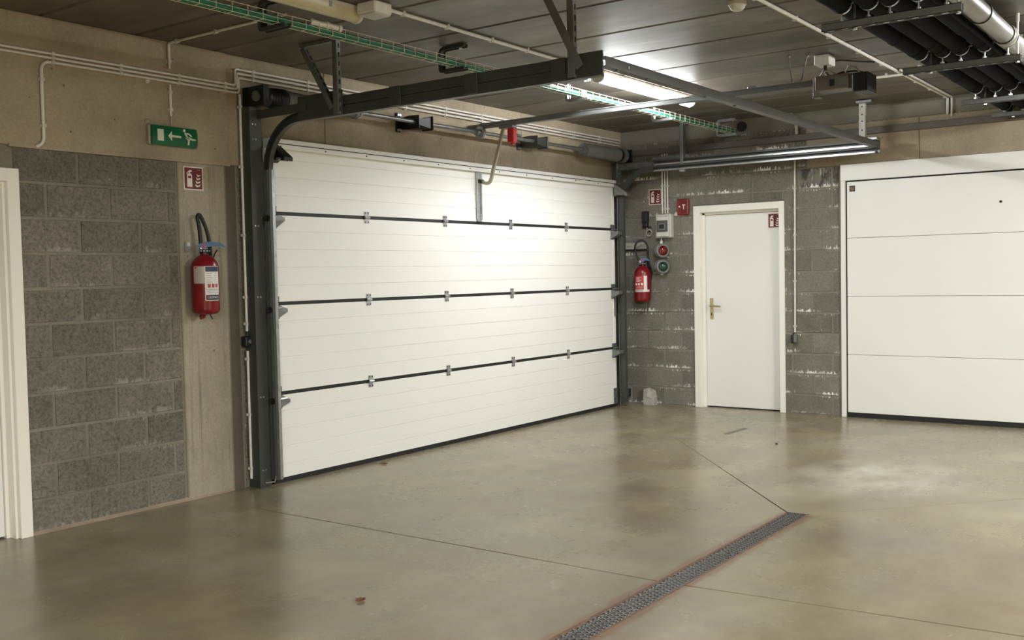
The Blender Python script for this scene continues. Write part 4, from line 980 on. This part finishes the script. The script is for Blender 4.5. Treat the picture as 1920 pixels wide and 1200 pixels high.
MB().cbox(-.045, -.002, -.36, -.265, 1.893, 1.902, .002).build('shelf', 'steel_black', sk)
MB().ring((-.03, -.345, 1.835), (-1, 0, 0), .034, .005, 22, 6).ring((-.036, -.349, 1.832), (-1, 0, 0), .032, .004, 22, 6).build('cable_coil', 'cable_grey', sk, True)
MB().tube([(-.03, -.315, 1.895), (-.03, -.325, 1.87), (-.03, -.335, 1.865)], .005, 6).build('cable', 'cable_grey', sk, True)
pl = thing('wall_bracket', (0, -.17, 1.66), 'flat grey bracket plate behind the corner extinguisher hose', 'bracket')
MB().cbox(-.02, -.001, -.30, -.02, 1.665, 1.735, .003).build('plate', 'stone_grey', pl)
MB().box(-.03, -.001, -.31, -.02, 1.652, 1.666).build('lower_edge', 'rubber', pl)
bs = thing('black_switch', (-.02, -.06, .08), 'small black box low in the wall corner beside the door track', 'switch')
MB().cbox(-.06, -.004, -.085, -.045, .07, .155, .005).build('body', 'black_plastic', bs)
MB().cyl((-.062, -.065, .12), (-.055, -.065, .12), .012, 10).build('knob', 'steel_dark', bs)
sw = thing('wall_switch', (0, -1.93, .7), 'small black and grey switch at the end of the single conduit', 'switch')
MB().cbox(-.05, -.003, -1.925, -1.900, .695, .775, .004).build('cover', 'black_plastic', sw)
MB().cbox(-.045, -.003, -1.955, -1.925, .70, .775, .004).build('body', 'ring_grey', sw)
MB().tube([(-.022, -1.935, .80), (-.03, -1.925, .79), (-.03, -1.92, .772)], .006, 8).build('gland', 'black_plastic', sw, True)
st = thing('concrete_lump', (-.06, -.34, 0), 'broken pale concrete lump on the floor against the corner wall', 'rubble')
MB().prism([(-.065, 0), (.06, 0), (.062, .085), (.045, .15), (-.03, .175), (-.06, .165), (-.068, .08)], (-.012, -.345, 0), (0, -1, 0), (0, 0, 1), (-.075, 0, 0)).build('lump', 'stone_grey', st)
MB().prism([(0, 0), (.055, -.012), (.06, .05), (.01, .085)], (-.0865, -.325, .085), (0, -1, 0), (0, 0, 1), (-.006, 0, 0)).build('chip', 'pvc_grey', st)

# ------------------------------------------------------------------ floor drain
dr = thing('floor_drain', (-6, -3.44, 0), 'steel slot drain with diamond mesh grates set in the floor', 'drain')
XE = -4.0; XW = -9.2
MB().box(XW, XE, DS, DN, -.04, -.036).build('trough', 'drain_dark', dr)
for y0, y1 in ((DN-.012, DN), (DS, DS+.012)): MB().box(XW, XE, y0, y1, -.038, .001).build('side_rail', 'drain_rust', dr)
MB().box(XE-.006, XE, DS, DN, -.038, .001).build('end_rail', 'drain_steel', dr)
gy0, gy1 = DS+.014, DN-.026
GL = .5; gm = MB(); x1 = XE-.008; x0 = x1-GL+.004
gm.box(x0, x1, gy0, gy0+.008, -.012, -.001).box(x0, x1, gy1-.006, gy1, -.012, -.001).box(x0, x0+.005, gy0, gy1, -.012, -.001).box(x1-.005, x1, gy0, gy1, -.012, -.001)
hgt = gy1-gy0; stp = .030
k = -int(hgt/stp)-2
while x0+k*stp < x1:
    for sg in (1, -1):
        a = x0+k*stp; b = a+hgt*.62
        pa, pb = (a, b) if sg > 0 else (b, a)
        # clip to the grate
        P0, P1 = V(pa, gy0, -.004), V(pb, gy1, -.004)
        def clip(p, q):
            if p.x < x0: t_ = (x0-p.x)/(q.x-p.x); p = p+(q-p)*t_
            if p.x > x1: t_ = (x1-p.x)/(q.x-p.x); p = p+(q-p)*t_
            return p
        if max(pa, pb) > x0+.002 and min(pa, pb) < x1-.002: gm.obox(clip(P0, P1), clip(P1, P0), .0058, .006)
    k += 1
gr = gm.build('grate', 'drain_steel', dr); p0 = WL[gr.name].copy()
for i in range(1, 10): dupe(gr, p0+V(-GL*i, 0, 0), dr)
tm = MB()
for i in range(12): tm.box(x1-.04*i-.014, x1-.04*i, gy1, DN-.011, -.014, -.002)
te = tm.build('slot_edge', 'drain_steel', dr); te['kind'] = 'stuff'; p1_ = WL[te.name].copy()
for i in range(1, 10): dupe(te, p1_+V(-GL*i, 0, 0), dr)

# ------------------------------------------------------------------ bits on the floor
def leaf(x, y, s, ang, label):
    t = thing('dry_leaf', (x, y, 0), label, 'leaf', 'dry leaves on the floor')
    c, q = math.cos(ang), math.sin(ang); m = MB()
    out = [(-1, 0), (-.6, .35), (-.45, .7), (-.1, .5), (.2, .85), (.45, .45), (1, .35), (.75, 0), (1, -.4), (.4, -.45), (.1, -.8), (-.2, -.45), (-.6, -.5)]
    top_ = [V(x+s*(a*c-b*q), y+s*(a*q+b*c), .004+s*.35*(abs(b)+.5*abs(a))**1.3) for a, b in out]
    m.v = [V(x, y, .004)]+top_+[V(x, y, .002)]+[p-V(0, 0, .0015) for p in top_]; n_ = len(out)
    for i in range(n_):
        j = (i+1) % n_; m.f += [(0, 1+i, 1+j), (n_+1, n_+2+j, n_+2+i), (1+i, n_+2+i, n_+2+j, 1+j)]
    m.build('blade', 'leaf_brown', t)
    MB().tube([(x+s*.9*c, y+s*.9*q, .008), (x+s*1.6*c, y+s*1.6*q, .003)], .0018, 5).build('stem', 'leaf_brown', t)
leaf(-6.549, -2.42, .030, .4, 'curled brown dry leaf on the open floor at the front')
leaf(-4.073, -.24, .028, 1.9, 'dry leaf on the floor at the foot of the wide door')
tag(MB().lathe([(.010, 0), (.013, .004), (.008, .010), (.002, .012)], (-1.803, -2.442, 0), (0, 0, 1), 8).build('pebble', 'badge_brown'), 'tiny dark pebble on the floor before the plain garage door', 'pebble')
tag(MB().prism([(-1.52, -1.90), (-1.13, -1.915), (-1.12, -1.865), (-1.50, -1.845)], (0, 0, .0004), (1, 0, 0), (0, 1, 0), (0, 0, .001)).build('floor_mark', 'mortar_left'), 'pale streak of mortar on the floor before the flush door', 'mark')
